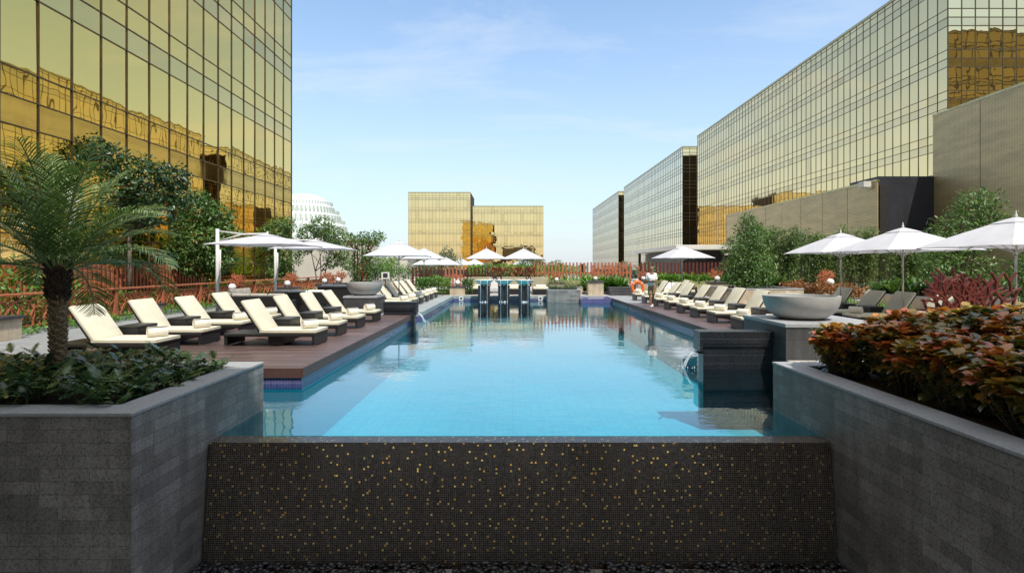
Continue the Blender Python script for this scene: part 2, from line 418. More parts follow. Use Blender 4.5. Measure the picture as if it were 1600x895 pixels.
M['leaf_olive'] = leaf_mat('leaf_olive', GREEN((.05,.08,.04), (.10,.15,.08), (.2,.25,.14)), .55)
M['leaf_pale'] = leaf_mat('leaf_pale', GREEN((.22,.26,.10), (.40,.42,.2), (.6,.58,.34)), .55)
M['palm_trunk'] = simple('palm_trunk', (.30,.22,.13), .9, nscale=14, namt=.45, bscale=45, bstr=.8, bdist=.02)
M['palm_fibre'] = simple('palm_fibre', (.075,.05,.033), .95, nscale=20, namt=.5, bscale=60, bstr=1, bdist=.02)

# ------------------------------------------------------------------ leaves
TEMPL = {
 'diamond': ([(0,0,0),(.45,-.5,.07),(1,0,-.06),(.45,.5,.07)], [(0,2,1),(0,3,2)]),
 'ovate': ([(0,0,0),(.22,-.36,.05),(.22,0,0),(.22,.36,.05),(.55,-.5,.06),(.55,0,-.01),(.55,.5,.06),(.85,-.27,-.02),(.85,0,-.06),(.85,.27,-.02),(1.05,0,-.14)],
           [(0,2,1),(0,3,2),(1,2,5,4),(2,3,6,5),(4,5,8,7),(5,6,9,8),(7,8,10),(8,9,10)]),
 'lance': ([(0,-.08,0),(0,.08,0),(.35,-.5,.03),(.35,.5,.03),(.7,-.38,-.02),(.7,.38,-.02),(1,0,-.15)], [(0,1,3,2),(2,3,5,4),(4,5,6)]),
 'strap': ([(0,-.3,0),(0,.3,0),(.3,-.5,.05),(.3,.5,.05),(.6,-.5,.0),(.6,.5,.0),(.85,-.35,-.14),(.85,.35,-.14),(1,0,-.28)],
           [(0,1,3,2),(2,3,5,4),(4,5,7,6),(6,7,8)]),
}
def _lobed():
    v = []; f = []; n = 6
    for i in range(n):
        t = .12 + i*.15; w = .5*math.sin(math.pi*(.25+.65*i/(n-1)))
        v += [(t, -.10, 0), (t, .10, 0), (t+.10, -w, .05-.02*i), (t+.10, w, .05-.02*i)]
    v += [(1.06, 0, -.08), (0, 0, 0)]
    for i in range(n):
        a = 4*i; b = 4*(i+1) if i < n-1 else None
        if b is not None: f += [(a, a+1, b+1, b), (a, b, a+2), (a+1, a+3, b+1)]
        else: f += [(a, a+1, len(v)-2), (a, len(v)-2, a+2), (a+1, a+3, len(v)-2)]
    f.append((len(v)-1, 1, 0))
    return v, f
TEMPL['lobed'] = _lobed()
def unit(a): return a/np.maximum(np.linalg.norm(a, axis=-1, keepdims=True), 1e-9)
def leaf_mesh(name, P, A, N, L, W, shape, mat, tint, parent=None, kind=None):
    T, F = TEMPL[shape]; T = np.array(T); P = np.asarray(P, float); n = len(P)
    A = unit(np.asarray(A, float)); b = unit(np.cross(np.asarray(N, float), A)); c = np.cross(A, b)
    L = np.broadcast_to(L, (n,)); W = np.broadcast_to(W, (n,))
    V = (P[:,None,:] + A[:,None,:]*(T[None,:,0]*L[:,None])[:,:,None] + b[:,None,:]*(T[None,:,1]*W[:,None])[:,:,None]
         + c[:,None,:]*(T[None,:,2]*L[:,None])[:,:,None]).reshape(-1,3)
    k = len(T); fs = []
    for f in F: fs.append(np.array(f)[None,:] + (np.arange(n)*k)[:,None])
    counts = np.concatenate([np.full(n, len(f)) for f in F]); idx = np.concatenate([x.reshape(-1) for x in fs])
    me = bpy.data.meshes.new(name); me.vertices.add(len(V)); me.vertices.foreach_set('co', V.reshape(-1))
    me.loops.add(len(idx)); me.loops.foreach_set('vertex_index', idx.astype(np.int32))
    me.polygons.add(len(counts)); st = np.concatenate([[0], np.cumsum(counts)[:-1]])
    me.polygons.foreach_set('loop_start', st.astype(np.int32)); me.polygons.foreach_set('loop_total', counts.astype(np.int32))
    me.update(calc_edges=True); me.validate()
    at = me.attributes.new('tint', 'FLOAT', 'POINT'); at.data.foreach_set('value', np.repeat(np.clip(tint,0,1), k).astype(np.float32))
    o = link(name, me, mat, parent)
    if kind: o['kind'] = kind
    return o
def rdir(n): return unit(rng.normal(size=(n,3)))
def crown(clumps, per, flat=1.0, inner=.35):
    """leaf points and outward directions in a set of (centre, radius) clumps"""
    Ps = []; Ds = []; Ts = []
    for c, r in clumps:
        n = int(per*r*r); d = rdir(n); rr = r*(inner + (1-inner)*rng.random(n)**.45)
        rr = rr*(1 + .22*np.sin(d[:,0]*5+c[0]*3)*np.cos(d[:,2]*6+c[1]))
        Ps.append(np.array(c) + d*rr[:,None]*np.array([1,1,flat])); Ds.append(d); Ts.append(np.full(n, rng.random()))
    return np.concatenate(Ps), np.concatenate(Ds), np.concatenate(Ts)

def tree(name, label, base, clumps, mat, per=600, size=.12, trunk_r=.09, group=None, cat='tree', trunks=1, shape='diamond', ratio=.55, lean=(0,0), flat=.85):
    """clumps relative to base; trunk with limbs reaching each clump, leaves through the clumps"""
    t = thing(name, label, cat, base, 0, group)
    m = MB(); zmin = min(c[2]-r*.3 for c, r in clumps); zf = max(.3, zmin*.75)
    for k in range(trunks):
        ox = (k-(trunks-1)/2)*.22; top = Vector((lean[0]+ox*1.8, lean[1]+ (k%2)*.15, zf))
        m.tube([(ox,0,-.05),(ox*1.2+lean[0]*.3,0,zf*.4),top], [trunk_r, trunk_r*.8, trunk_r*.65], 7)
        for i, (c, r) in enumerate(clumps):
            if i % trunks != k: continue
            c = Vector(c); mid = top.lerp(c, .5) + Vector((rnd.uniform(-.1,.1), rnd.uniform(-.1,.1), .12))
            m.tube([top, mid, c], [trunk_r*.5, trunk_r*.33, trunk_r*.12], 5)
            for q in range(4):
                d = Vector(rdir(1)[0])*r*.8; d.z = abs(d.z)*.6
                m.tube([mid.lerp(c,.6), c+d*.5, c+d], [trunk_r*.2, trunk_r*.12, trunk_r*.05], 4, False)
    m.build('trunk', M['bark'], t, True)
    P, D, T = crown(clumps, per, flat)
    n = len(P); A = unit(D*.5 + rdir(n) + np.array([0,0,-.25])); N = unit(D*.7 + rdir(n)*.6 + np.array([0,0,.7]))
    L = size*rng.uniform(.65,1.3,n)
    leaf_mesh('crown', P, A, N, L, L*ratio, shape, mat, .15+.35*T+.5*rng.random(n), t)
    return t

def hedge_leaves(name, x0,x1,y0,y1,z0,z1, n, size, mat, parent=None, shape='diamond', ratio=.55, tint=(0,1), up=.35, lump=.12):
    P = np.stack([rng.uniform(x0,x1,n), rng.uniform(y0,y1,n), z0+(z1-z0)*rng.random(n)**.6], 1)
    P[:,2] += lump*np.sin(P[:,0]*4.1+1.3)*np.cos(P[:,1]*3.7)*(P[:,2]-z0)/(z1-z0)
    A = unit(rdir(n) + np.array([0,-.2,up])); N = unit(rdir(n)*.7+np.array([0,-.1,.8])); L = size*rng.uniform(.6,1.3,n)
    tn = tint[0] + (tint[1]-tint[0])*(.45*rng.random(n)+.55*(.5+.5*np.sin(P[:,0]*2.3)*np.cos(P[:,1]*1.9)))
    return leaf_mesh(name, P, A, N, L, L*ratio, shape, mat, tn, parent)
def hedge(name, label, x0,x1,y0,y1,z0,z1, n, size, mat, group=None, cat='hedge', **kw):
    t = thing(name, label, cat, ((x0+x1)/2,(y0+y1)/2,0), 0, group); cx, cy = (x0+x1)/2, (y0+y1)/2
    hedge_leaves('foliage', x0-cx,x1-cx,y0-cy,y1-cy,z0,z1,n,size,mat,t,**kw)
    m = MB()
    k = max(4, int((x1-x0)*(y1-y0)*3)); k = min(k, 40)
    for i in range(k):
        x = rnd.uniform(x0-cx,x1-cx)*.9; y = rnd.uniform(y0-cy,y1-cy)*.9
        m.tube([(x,y,z0-.3*(z1-z0)),(x+rnd.uniform(-.1,.1),y+rnd.uniform(-.1,.1),z0+.75*(z1-z0))],[.018,.006],5,False)
    m.build('stems', M['bark'], t)
    return t

def strap_plants(name, label, x0,x1,y0,y1,z, h, n, mat, cat='plants', width=.07, group=None, kind=None):
    """rosettes of arching strap leaves"""
    k = 9; c = np.stack([rng.uniform(x0,x1,n), rng.uniform(y0,y1,n), np.full(n,z)],1)
    P = np.repeat(c, k, 0); a = rng.uniform(0,2*np.pi,n*k); e = rng.uniform(.75,1.4,n*k)
    A = np.stack([np.cos(a)*np.cos(e), np.sin(a)*np.cos(e), np.sin(e)],1)
    Nn = np.stack([-np.cos(a)*np.sin(e), -np.sin(a)*np.sin(e), np.cos(e)],1)
    L = h*rng.uniform(.6,1.15,n*k)
    o = leaf_mesh(name, P, A, Nn, L, width*rng.uniform(.7,1.2,n*k), 'strap', mat, np.repeat(rng.random(n),k)*.5+rng.random(n*k)*.5)
    return tag(o, label, cat, group, kind)

# ------------------------------------------------------------------ camera, light, sky
cam = bpy.data.cameras.new('camera'); co = bpy.data.objects.new('camera', cam); COL.objects.link(co)
co.location = (0,0,CAMZ); co.rotation_euler = (R(90),0,0)
cam.sensor_width = 36; cam.lens = 36*890/1600; cam.shift_y = -32.5/1600; cam.clip_end = 6000; cam.clip_start = .05
scn.camera = co
SUN_EL, SUN_AZ = 58, 157      # azimuth clockwise from +Y: from behind the camera, on the right
sd = Vector((math.sin(R(SUN_AZ))*math.cos(R(SUN_EL)), math.cos(R(SUN_AZ))*math.cos(R(SUN_EL)), math.sin(R(SUN_EL))))
sun = bpy.data.lights.new('sun', 'SUN'); sun.energy = 2.6; sun.angle = R(.5); sun.color = (1,.95,.86)
so = bpy.data.objects.new('sun', sun); COL.objects.link(so); so.rotation_euler = sd.to_track_quat('Z','Y').to_euler(); so.location = (30,-40,60)
w = bpy.data.worlds.new('World'); scn.world = w; w.use_nodes = True
nt = w.node_tree; nt.nodes.clear()
out = nt.nodes.new('ShaderNodeOutputWorld'); bg = nt.nodes.new('ShaderNodeBackground'); bg.inputs['Strength'].default_value = .15
sky = nt.nodes.new('ShaderNodeTexSky'); sky.sky_type = 'NISHITA'; sky.sun_disc = False
sky.sun_elevation = R(SUN_EL); sky.sun_rotation = R(SUN_AZ); sky.air_density = 1.0; sky.dust_density = .6; sky.ozone_density = 2.2; sky.altitude = 20
tc = nt.nodes.new('ShaderNodeTexCoord'); sx = nt.nodes.new('ShaderNodeSeparateXYZ'); nt.links.new(tc.outputs['Generated'], sx.inputs[0])
def wm(op, a, b=None):
    nd = nt.nodes.new('ShaderNodeMath'); nd.operation = op
    for i, x in enumerate((a, b)):
        if x is None: continue
        if isinstance(x, (int,float)): nd.inputs[i].default_value = x
        else: nt.links.new(x, nd.inputs[i])
    return nd.outputs[0]
dz = wm('ADD', wm('MAXIMUM', sx.outputs[2], 0.0), .18)
cx = nt.nodes.new('ShaderNodeCombineXYZ'); nt.links.new(wm('ADD', wm('DIVIDE', sx.outputs[0], dz), 3.4), cx.inputs[0]); nt.links.new(wm('MULTIPLY', wm('DIVIDE', sx.outputs[1], dz), 2.2), cx.inputs[1])
cn = nt.nodes.new('ShaderNodeTexNoise'); cn.inputs['Scale'].default_value = 1.1; cn.inputs['Detail'].default_value = 7; cn.inputs['Roughness'].default_value = .62; cn.inputs['Distortion'].default_value = .4
nt.links.new(cx.outputs[0], cn.inputs['Vector'])
cr = nt.nodes.new('ShaderNodeValToRGB'); cr.color_ramp.elements[0].position = .50; cr.color_ramp.elements[1].position = .80
nt.links.new(cn.outputs['Fac'], cr.inputs[0])
mixc = nt.nodes.new('ShaderNodeMix'); mixc.data_type = 'RGBA'
nt.links.new(wm('MULTIPLY', cr.outputs[0], .5), mixc.inputs[0]); tn = nt.nodes.new('ShaderNodeMix'); tn.data_type = 'RGBA'; tn.blend_type = 'MULTIPLY'; tn.inputs[0].default_value = 1; tn.inputs[7].default_value = (.80,.96,.99,1)
nt.links.new(sky.outputs[0], tn.inputs[6]); nt.links.new(tn.outputs[2], mixc.inputs[6]); mixc.inputs[7].default_value = (3.9,4.05,4.2,1)
# milky air towards the horizon (tropical haze in the sky itself)
hz = wm('POWER', wm('SUBTRACT', 1.0, wm('MAXIMUM', wm('MINIMUM', sx.outputs[2], 1.0), 0.0)), 3.0)
mixh = nt.nodes.new('ShaderNodeMix'); mixh.data_type = 'RGBA'
nt.links.new(wm('MULTIPLY', hz, .92), mixh.inputs[0]); nt.links.new(mixc.outputs[2], mixh.inputs[6]); mixh.inputs[7].default_value = (2.95,3.12,3.35,1)
mr = nt.nodes.new('ShaderNodeMapRange'); mr.interpolation_type = 'SMOOTHSTEP'; nt.links.new(sx.outputs[2], mr.inputs[0])
mr.inputs[1].default_value = .46; mr.inputs[2].default_value = .80; mr.inputs[3].default_value = 0; mr.inputs[4].default_value = .85
cc = nt.nodes.new('ShaderNodeMix'); cc.data_type = 'RGBA'; cc.inputs[7].default_value = (5.2,5.0,4.7,1)  # bright unseen cloud overhead, added to fill the shaded foreground
nt.links.new(wm('MULTIPLY', mr.outputs[0], wm('ADD', .55, wm('MULTIPLY', cn.outputs['Fac'], .6))), cc.inputs[0]); nt.links.new(mixh.outputs[2], cc.inputs[6])
nt.links.new(cc.outputs[2], bg.inputs[0]); nt.links.new(bg.outputs[0], out.inputs[0])
scn.view_settings.view_transform = 'Standard'; scn.view_settings.look = 'None'; scn.view_settings.exposure = .78; scn.view_settings.gamma = 1
scn.cycles.caustics_reflective = False; scn.cycles.caustics_refractive = False
scn.cycles.max_bounces = 8; scn.cycles.transparent_max_bounces = 12; scn.cycles.sample_clamp_indirect = 6

# ------------------------------------------------------------------ setting: ground, decks, pool
WZ = -.28
def slab(name, x0,x1,y0,y1,z0,z1, m, bevel=0):
    b = MB(); b.box(x0,x1,y0,y1,z0,z1); o = b.build(name, m, None, False, bevel); o['kind'] = 'structure'; return o
g = MB(); g.quad((-3000,-2000,-3.2),(3000,-2000,-3.2),(3000,5000,-3.2),(-3000,5000,-3.2)); g.build('city_ground', M['city'])['kind'] = 'structure'
slab('lower_terrace_floor', -13,13,-2.5,6.3,-1.75,-1.62, M['floor_low'])
slab('timber_deck', -9.0,-3.55,9.62,19.86,-.16,0, M['deck'])
slab('timber_deck', 5.36,8.7,11.4,26.4,-.16,0, M['deck'])
slab('grey_paving', -12.6,-9.004,7.96,42,-.5,-.012, M['pave_grey'])
slab('grey_paving', -9.0,-3.96,19.864,33.6,-.5,-.012, M['pave_grey'])
slab('pool_coping', -3.956,-3.35,21.3,33.2,-.16,0, M['coping'])
slab('light_paving', 8.704,27,8.0,33.2,-.5,-.012, M['pave_light'])
slab('light_paving', 5.36,8.7,26.404,33.2,-.5,-.010, M['pave_grey'])
slab('light_paving', 5.06,8.7,8.0,11.396,-.5,-.014, M['pave_light'])
slab('light_paving', -3.346,5.356,32.5,33.2,-.16,0, M['coping'])
slab('light_paving', -14,27,33.204,75,-.5,-.012, M['pave_light'])
# board fascias of the decks, set proud of the slabs
slab('deck_fascia', -3.548,-3.525,9.62,19.85,-.16,.002, M['fascia'])
slab('deck_fascia', 5.335,5.358,11.4,30.4,-.16,.002, M['fascia'])
# pool basin below the water
b = MB()
b.box(-3.7,-3.552,9.63,21.3,-1.5,-.165); b.box(-3.6,-3.36,21.3,32.6,-1.5,-.164); b.box(5.37,5.6,11.36,30.6,-1.5,-.166)
b.box(-3.35,5.6,32.52,32.8,-1.5,-.163); b.box(3.7,5.37,30.5,32.5,-1.5,-.05)
b.box(-9,-3.704,9.63,9.9,-1.5,-.167); b.box(5.07,5.4,7.9,11.3,-1.5,-.168)
b.build('pool_basin', M['pool_tile'])['kind'] = 'structure'
f = MB(); f.quad((-9,7.9,-1.46),(-3.6,7.9,-1.46),(-3.6,9.7,-1.46),(-9,9.7,-1.46)); f.quad((-3.7,6.7,-1.45),(5.6,6.7,-1.45),(5.6,32.6,-1.45),(-3.7,32.6,-1.45)); f.build('pool_floor', M['pool_floor'])['kind'] = 'structure'
wq = MB(); wq.quad((-3.56,6.752,WZ),(5.5,6.752,WZ),(5.5,32.6,WZ),(-3.56,32.6,WZ)); wq.quad((-9,7.9,WZ),(-3.56,7.9,WZ),(-3.56,9.63,WZ),(-9,9.63,WZ)); wq.build('pool_water', M['water'])['kind'] = 'structure'
# pool steps / fascia near front nose
slab('deck_fascia', -9.0,-3.552,9.600,9.618,-.16,.002, M['fascia'])

# infinity edge wall, battered, glass mosaic
b = MB(); x0,x1 = -3.46,3.635
b.add([(x0,6.34,-1.66),(x1,6.34,-1.66),(x1,6.5,WZ-.006),(x0,6.5,WZ-.006),(x1,6.76,WZ-.006),(x0,6.76,WZ-.006),(x1,6.76,-1.66),(x0,6.76,-1.66)],
      [(0,1,2,3),(3,2,4,5),(5,4,6,7),(1,6,4,2),(0,3,5,7)])
o = b.build('infinity_wall', M['mosaic'], None, False, .008)
tag(o, 'dark glass mosaic wall with gold flecks below the near pool edge', 'wall')

# pebbles in the trough
pts = 1500; tmpl = MB(); 
import bmesh
bm = bmesh.new(); bmesh.ops.create_icosphere(bm, subdivisions=2, radius=1); bv = np.array([v.co[:] for v in bm.verts]); bf = [tuple(v.index for v in f.verts) for f in bm.faces]; bm.free()
V = []; F = []
for i in range(pts):
    s = rnd.uniform(.022,.042); sc = np.array([s*rnd.uniform(.9,1.6), s*rnd.uniform(.8,1.2), s*rnd.uniform(.4,.7)])
    m3 = np.array(Matrix.Rotation(rnd.uniform(0,6.28),3,'Z') @ Matrix.Rotation(rnd.uniform(-.5,.5),3,'X'))
    p = (bv*sc) @ m3.T + np.array([rnd.uniform(-3.5,3.7), rnd.uniform(5.75,6.36), -1.605 + rnd.uniform(0,.035)])
    F += [tuple(a+len(V)*1 for a in f) for f in bf]; V += [tuple(q) for q in p]
me = bpy.data.meshes.new('pebbles'); me.from_pydata(V, [], F); o = link('pebbles', me, M['pebble'], None, True)
tag(o, 'dark wet river pebbles in the trough below the mosaic wall', 'pebbles', kind='stuff')

# foreground planters
def planter_box(name, label, x0,x1,y0,y1,z0,zt, wall, capw=.33, capt=.035, over=.012, wm='planter', cm='cap', soil=-.07):
    t = thing(name, label, 'planter', ((x0+x1)/2,(y0+y1)/2,z0)); cx,cy = (x0+x1)/2,(y0+y1)/2
    def ring(ob, a0,a1,b0,b1,w,za,zb):
        ob.box(a0,a1,b0,b0+w,za,zb); ob.box(a0,a1,b1-w,b1,za,zb); ob.box(a0,a0+w,b0+w,b1-w,za,zb); ob.box(a1-w,a1,b0+w,b1-w,za,zb)
    q = MB(); ring(q, x0-cx,x1-cx,y0-cy,y1-cy,wall,0,zt-capt-z0); q.build('wall', M[wm], t)
    # mitred cap: one ring
    q = MB(); X0,X1,Y0,Y1 = x0-cx-over,x1-cx+over,y0-cy-over,y1-cy+over; za,zb = zt-capt-z0+.001,zt-z0
    o_ = [(X0,Y0),(X1,Y0),(X1,Y1),(X0,Y1)]; i_ = [(X0+capw,Y0+capw),(X1-capw,Y0+capw),(X1-capw,Y1-capw),(X0+capw,Y1-capw)]
    vs = [(a,b,za) for a,b in o_]+[(a,b,za) for a,b in i_]+[(a,b,zb) for a,b in o_]+[(a,b,zb) for a,b in i_]; fs = []
    for k in range(4):
        n = (k+1)%4; fs += [(k,n,8+n,8+k),(4+n,4+k,12+k,12+n),(8+k,8+n,12+n,12+k),(n,k,4+k,4+n)]
    q.add(vs,fs); q.build('cap', M[cm], t, False, .006)
    q = MB(); q.box(x0-cx+wall,x1-cx-wall,y0-cy+wall,y1-cy-wall,zt-.3-z0,zt+soil-z0); q.build('soil', M['soil'], t)
    return t
planter_box('stone_planter', 'tall grey granite planter in the left foreground holding the palm', -9,-3.47,5.19,7.95,-1.66,.39,.28)
planter_box('stone_planter', 'tall grey granite planter in the right foreground holding the copper leaved shrubs', 3.645,10,2.2,7.95,-1.66,.39,.28)

# ------------------------------------------------------------------ buildings with gold curtain walls
def curtain(parent, O, U, N, ncol, pitch, zlo, zhi, phase, tall=2.62, short=.95, sep=0, mw=.07, md=.09, tilt=.0022, tone='_pale'):
    """glass panes (the sep largest from the camera as parts) and one mullion grid"""
    O = Vector(O); U = Vector(U).normalized(); N = Vector(N).normalized(); loc = parent.location
    rows = []; per = tall+2*short; z = phase
    while z > zlo: z -= per
    while z < zhi:
        for k, h in enumerate((tall, short, short)):
            a, b_ = max(z, zlo), min(z+h, zhi)
            if b_-a > .12: rows.append((a, b_, k))
            z += h
    panes = []
    for c in range(ncol):
        for (a, b_, k) in rows:
            p = O + U*(c+.5)*pitch; p.z = (a+b_)/2; d = p.y; fr = 0
            if d > 1.5:
                px = 800+890*p.x/d; py = 415-890*(p.z-CAMZ)/d; inside = -20 < px < 1620 and -30 < py < 440
                v = (p-Vector((0,0,CAMZ))); fr = (pitch*(b_-a)*abs(v.normalized().dot(N))/v.length_squared) if inside else 0
            panes.append((fr, c, p, a, b_, k))
    panes.sort(key=lambda q: -q[0])
    rest = {0: MB(), 1: MB()}; cache = {}
    for i, (fr, c, p, a, b_, k) in enumerate(panes):
        tv = Vector((rnd.gauss(0,tilt), rnd.gauss(0,tilt))); hw, hh = pitch/2-.01, (b_-a)/2-.01
        def cornr(su, sz): return U*su*hw + Vector((0,0,sz*hh)) + N*(tv.x*su*hw + tv.y*sz*hh)
        cs = [cornr(-1,-1), cornr(1,-1), cornr(1,1), cornr(-1,1)]
        if (cs[1]-cs[0]).cross(cs[2]-cs[0]).dot(N) < 0: cs = cs[::-1]
        if i < sep and fr > 0:
            q = MB(); q.quad(*cs); o = q.build('spandrel_pane' if k == 1 else 'glass_pane', M[('spandrel' if k == 1 else 'glass')+tone], parent); o.location = p-loc
        else:
            rest[1 if k == 1 else 0].quad(*[p-loc+x for x in cs])
    for k in (0,1):
        if rest[k].v:
            o = rest[k].build('spandrel_pane' if k else 'glass_pane', M[('spandrel' if k else 'glass')+tone], parent); o['kind'] = 'stuff'
    g = MB(); zs = sorted(set([r[0] for r in rows]+[rows[-1][1]]))
    off = O-loc
    for c in range(ncol+1):
        p = off + U*c*pitch
        g.bar(Vector((p.x,p.y,zlo-loc.z)), Vector((p.x,p.y,zhi-loc.z)), mw, md, up=N)
    for z in zs:
        p = Vector((off.x,off.y,z-loc.z)); g.bar(p, p+U*ncol*pitch, mw, md*.9, up=N)
    g.build('mullion_grid', M['mullion'], parent)
def block(parent, x0,x1,y0,y1,z0,z1, name='wall_core', m='core'):
    l = parent.location; q = MB(); q.box(x0-l.x,x1-l.x,y0-l.y,y1-l.y,z0-l.z,z1-l.z); return q.build(name, M[m], parent)
def parapet(parent, x0,x1,y0,y1,z):
    l = parent.location; q = MB(); e=.08
    q.box(x0-e-l.x,x1+e-l.x,y0-e-l.y,y1+e-l.y,z-l.z,z+.35-l.z); return q.build('parapet', M['coping_gold'], parent)

LX = -16.4
t = thing('gold_glass_building', 'gold mirror glass hotel block towering over the left side of the pool', 'building', (LX-10,20,0))
block(t, LX-22.6,LX-.12,-12,42.24,-.5,36); curtain(t, (LX,-12.0,0),(0,1,0),(1,0,0), 36, 1.51, .0, 36, 3.73, sep=100, mw=.036, tone=''); curtain(t, (LX-22.65,42.36,0),(1,0,0),(0,1,0), 15, 1.51, .0, 36, 3.73, mw=.05, tone=''); parapet(t, LX-22,LX+.02,-12,42.4,36)
RX = 48.2
t = thing('gold_glass_building', 'long gold glass block on the right, nearest of the row beyond the terrace', 'building', (RX+12,105,0))
block(t, RX+.12,RX+60,63.1,147.9,-3,35.1); curtain(t, (RX,63,0),(0,1,0),(-1,0,0), 56, 1.518, 0, 35.1, 3.0, sep=70, mw=.065)
curtain(t, (RX,62.98,0),(1,0,0),(0,-1,0), 30, 1.518, 0, 35.1, 3.0, sep=30, mw=.09); parapet(t, RX-.03,RX+60,62.95,148,35.1)
t = thing('gold_glass_building', 'gold glass block second in the right hand row, behind the white canopy roof', 'building', (RX+10,200,0))
block(t, RX+.12,RX+30,161.1,244.9,-3,35.1); curtain(t, (RX,161,0),(0,1,0),(-1,0,0), 42, 2.0, 0, 35.1, 3.0, mw=.11, tone='_grey')
curtain(t, (RX,160.95,0),(1,0,0),(0,-1,0), 15, 2.0, 0, 35.1, 3.0, mw=.11); parapet(t, RX-.03,RX+30,160.95,245,35.1)
t = thing('gold_glass_building', 'pale glass block farthest away in the right hand row', 'building', (RX+10,300,0))
block(t, RX+.12,RX+25,258.1,340,-3,35.1); curtain(t, (RX,258,0),(0,1,0),(-1,0,0), 41, 2.0, 0, 35.1, 3.0, mw=.11, tone='_grey')
curtain(t, (RX,257.95,0),(1,0,0),(0,-1,0), 12, 2.0, 0, 35.1, 3.0, mw=.11); parapet(t, RX-.03,RX+25,257.95,340.1,35.1)
t = thing('gold_glass_building', 'stepped gold glass block closing the view beyond the far end of the pool', 'building', (-15,250,0))
block(t, -44.5,-17.9,245.1,270,-3,33.0); curtain(t, (-44.6,245,0),(1,0,0),(0,-1,0), 18, 1.485, 0, 33, 2.0, 3.3, .82, mw=.07); parapet(t, -44.6,-17.87,244.95,270,33)
block(t, -17.8,13.8,252.1,270,-3,27.8); curtain(t, (-17.86,252,0),(1,0,0),(0,-1,0), 22, 1.44, 0, 27.8, 1.6, 3.3, .82, mw=.07); parapet(t, -17.84,13.8,251.95,270,27.8)
# unseen wing added behind the photographer to shade the foreground
t = thing('shade_wing', 'unseen dark fronted wing added behind the near end of the pool for shade', 'building', (0,-10,0))
HW = 18.6
block(t, -9,20,-22,-3.0,5.2,HW,'wall','brown_wall')  # left open below so low sky light reaches the mosaic
q = MB(); q.box(-14,-5.2,7.02,9,-1.7,5.19); q.build('shade_wall', M['dark_brown'], t)  # unseen wall added to darken the left planter front
for cx_ in (2.2,7.5,13.0,18.7):
    q = MB(); q.box(cx_-.45,cx_+.45,6.0,6.9,-1.7,5.19); q.build('column', M['brown_wall'], t)
q = MB()
for k in range(7):
    q.box(-9,20,6.98,7.12,6.4+k*2.2,6.5+k*2.2)
q.build('ledge', M['mullion'], t)

t = thing('gold_glass_building', 'tall gold tower standing behind the camera on the right, seen mirrored in the right block', 'building', (130,-30,0))
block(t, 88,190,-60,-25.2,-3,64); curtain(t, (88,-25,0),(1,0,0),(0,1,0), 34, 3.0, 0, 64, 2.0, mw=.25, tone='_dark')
# white dome building
t = thing('dome_building', 'white tiered dome rising behind the trees beyond the left hotel block', 'building', (-73,200,0))
prof = [(19,-3),(19,7),(17.5,7.2),(17,11.3),(15.6,11.6),(15.4,12.2),(14.6,12.4),(14.3,15.4),(13.6,16),(13.3,16.4),(12.5,16.6),(12.1,19),(11.6,19.6),(10.4,19.9),(9.9,22),(9.4,22.6),(8.4,23)]
q = MB(); q.lathe(prof, 64); q.build('drum', M['dome'], t, False)
q = MB(); q.lathe([(8.4,23)]+[(8.4*math.cos(a*math.pi/20), 23+3.9*math.sin(a*math.pi/20)) for a in range(1,11)], 64); q.build('dome', M['dome'], t, True)
q = MB()
for (r, za, zb) in ((17.3,7.3,11.2),(14.5,12.5,15.3),(12.35,16.7,18.9),(10.2,20,21.9)):
    for k in range(48):
        a = 2*math.pi*k/48; q.bar((r*math.cos(a),r*math.sin(a),za),((r-.3)*math.cos(a),(r-.3)*math.sin(a),zb),.5,.7,up=(math.cos(a),math.sin(a),0))
for (r, z) in ((15.7,12.3),(13.7,16.5),(11.7,19.9),(9.5,22.9)):
    for k in range(60):
        a = 2*math.pi*k/60; q.bar((r*math.cos(a),r*math.sin(a),z),(r*math.cos(a),r*math.sin(a),z+.9),.25,.25)
q.build('ribs', M['dome_rib'], t)
# pale low buildings between the left block and the far block
t = thing('low_building', 'pale plastered wall block behind the trees at the end of the left terrace', 'building', (-20,60,0))
block(t, -30,-15.5,60,66,-3,4.3,'wall','plaster'); block(t, -30.1,-15.4,59.9,66.1,4.302,4.55,'parapet','roof_white')
t = thing('low_building', 'long low beige building behind the first parasol on the far left', 'building', (-20,85,0))
block(t, -26,-15.6,85,95,-3,2.7,'wall','plaster'); block(t, -26.1,-15.5,84.9,95.1,2.702,2.95,'parapet','roof_white')
q = MB()
for k in range(3): q.box(-5+k*2.6,-3.6+k*2.6,-.05,.0,.4,1.7)
q.build('window', M['slate'], t)

# right side: slate block, perforated screens, pavilion
t = thing('slate_block', 'tall matt black slate wall block behind the right hand parasols', 'wall', (21.7,32.5,0))
block(t, 20.2,23.25,31.4,34,-.3,6.65,'wall','slate')
q = MB(); q.box(-1.75,-1.55,-.8,-.4,6.0,6.3); q.box(-2.15,-1.76,-.85,-.35,6.1,6.42); q.build('flood_lamp', M['roof_white'], t)
q = MB(); q.box(.9,1.4,-1.12,-1.102,.2,1.1); q.build('vent', M['mullion'], t)
def screen_wall(label, X, y0, y1, zt, step):
    t = thing('perforated_screen', label, 'wall', (X,(y0+y1)/2,0)); l = (y1-y0)/2; n = int((y1-y0)/step)
    for k in range(n):
        a = -l + k*step; q = MB(); q.box(-.05,.05,a+.02,a+step-.02,-.3,zt); q.build('screen_panel', M['screen'], t)
    q = MB(); q.box(-.07,.09,-l,l,zt+.002,zt+.12); q.build('top_rail', M['coping_gold'], t)
    q = MB(); q.box(.12,.6,-l,l,-.3,zt-.2); q.build('backing', M['core'], t)
screen_wall('tall perforated bronze screen at the right edge, beside the slate block', 23.31, -.5, 31.5, 9.95, 3.2)
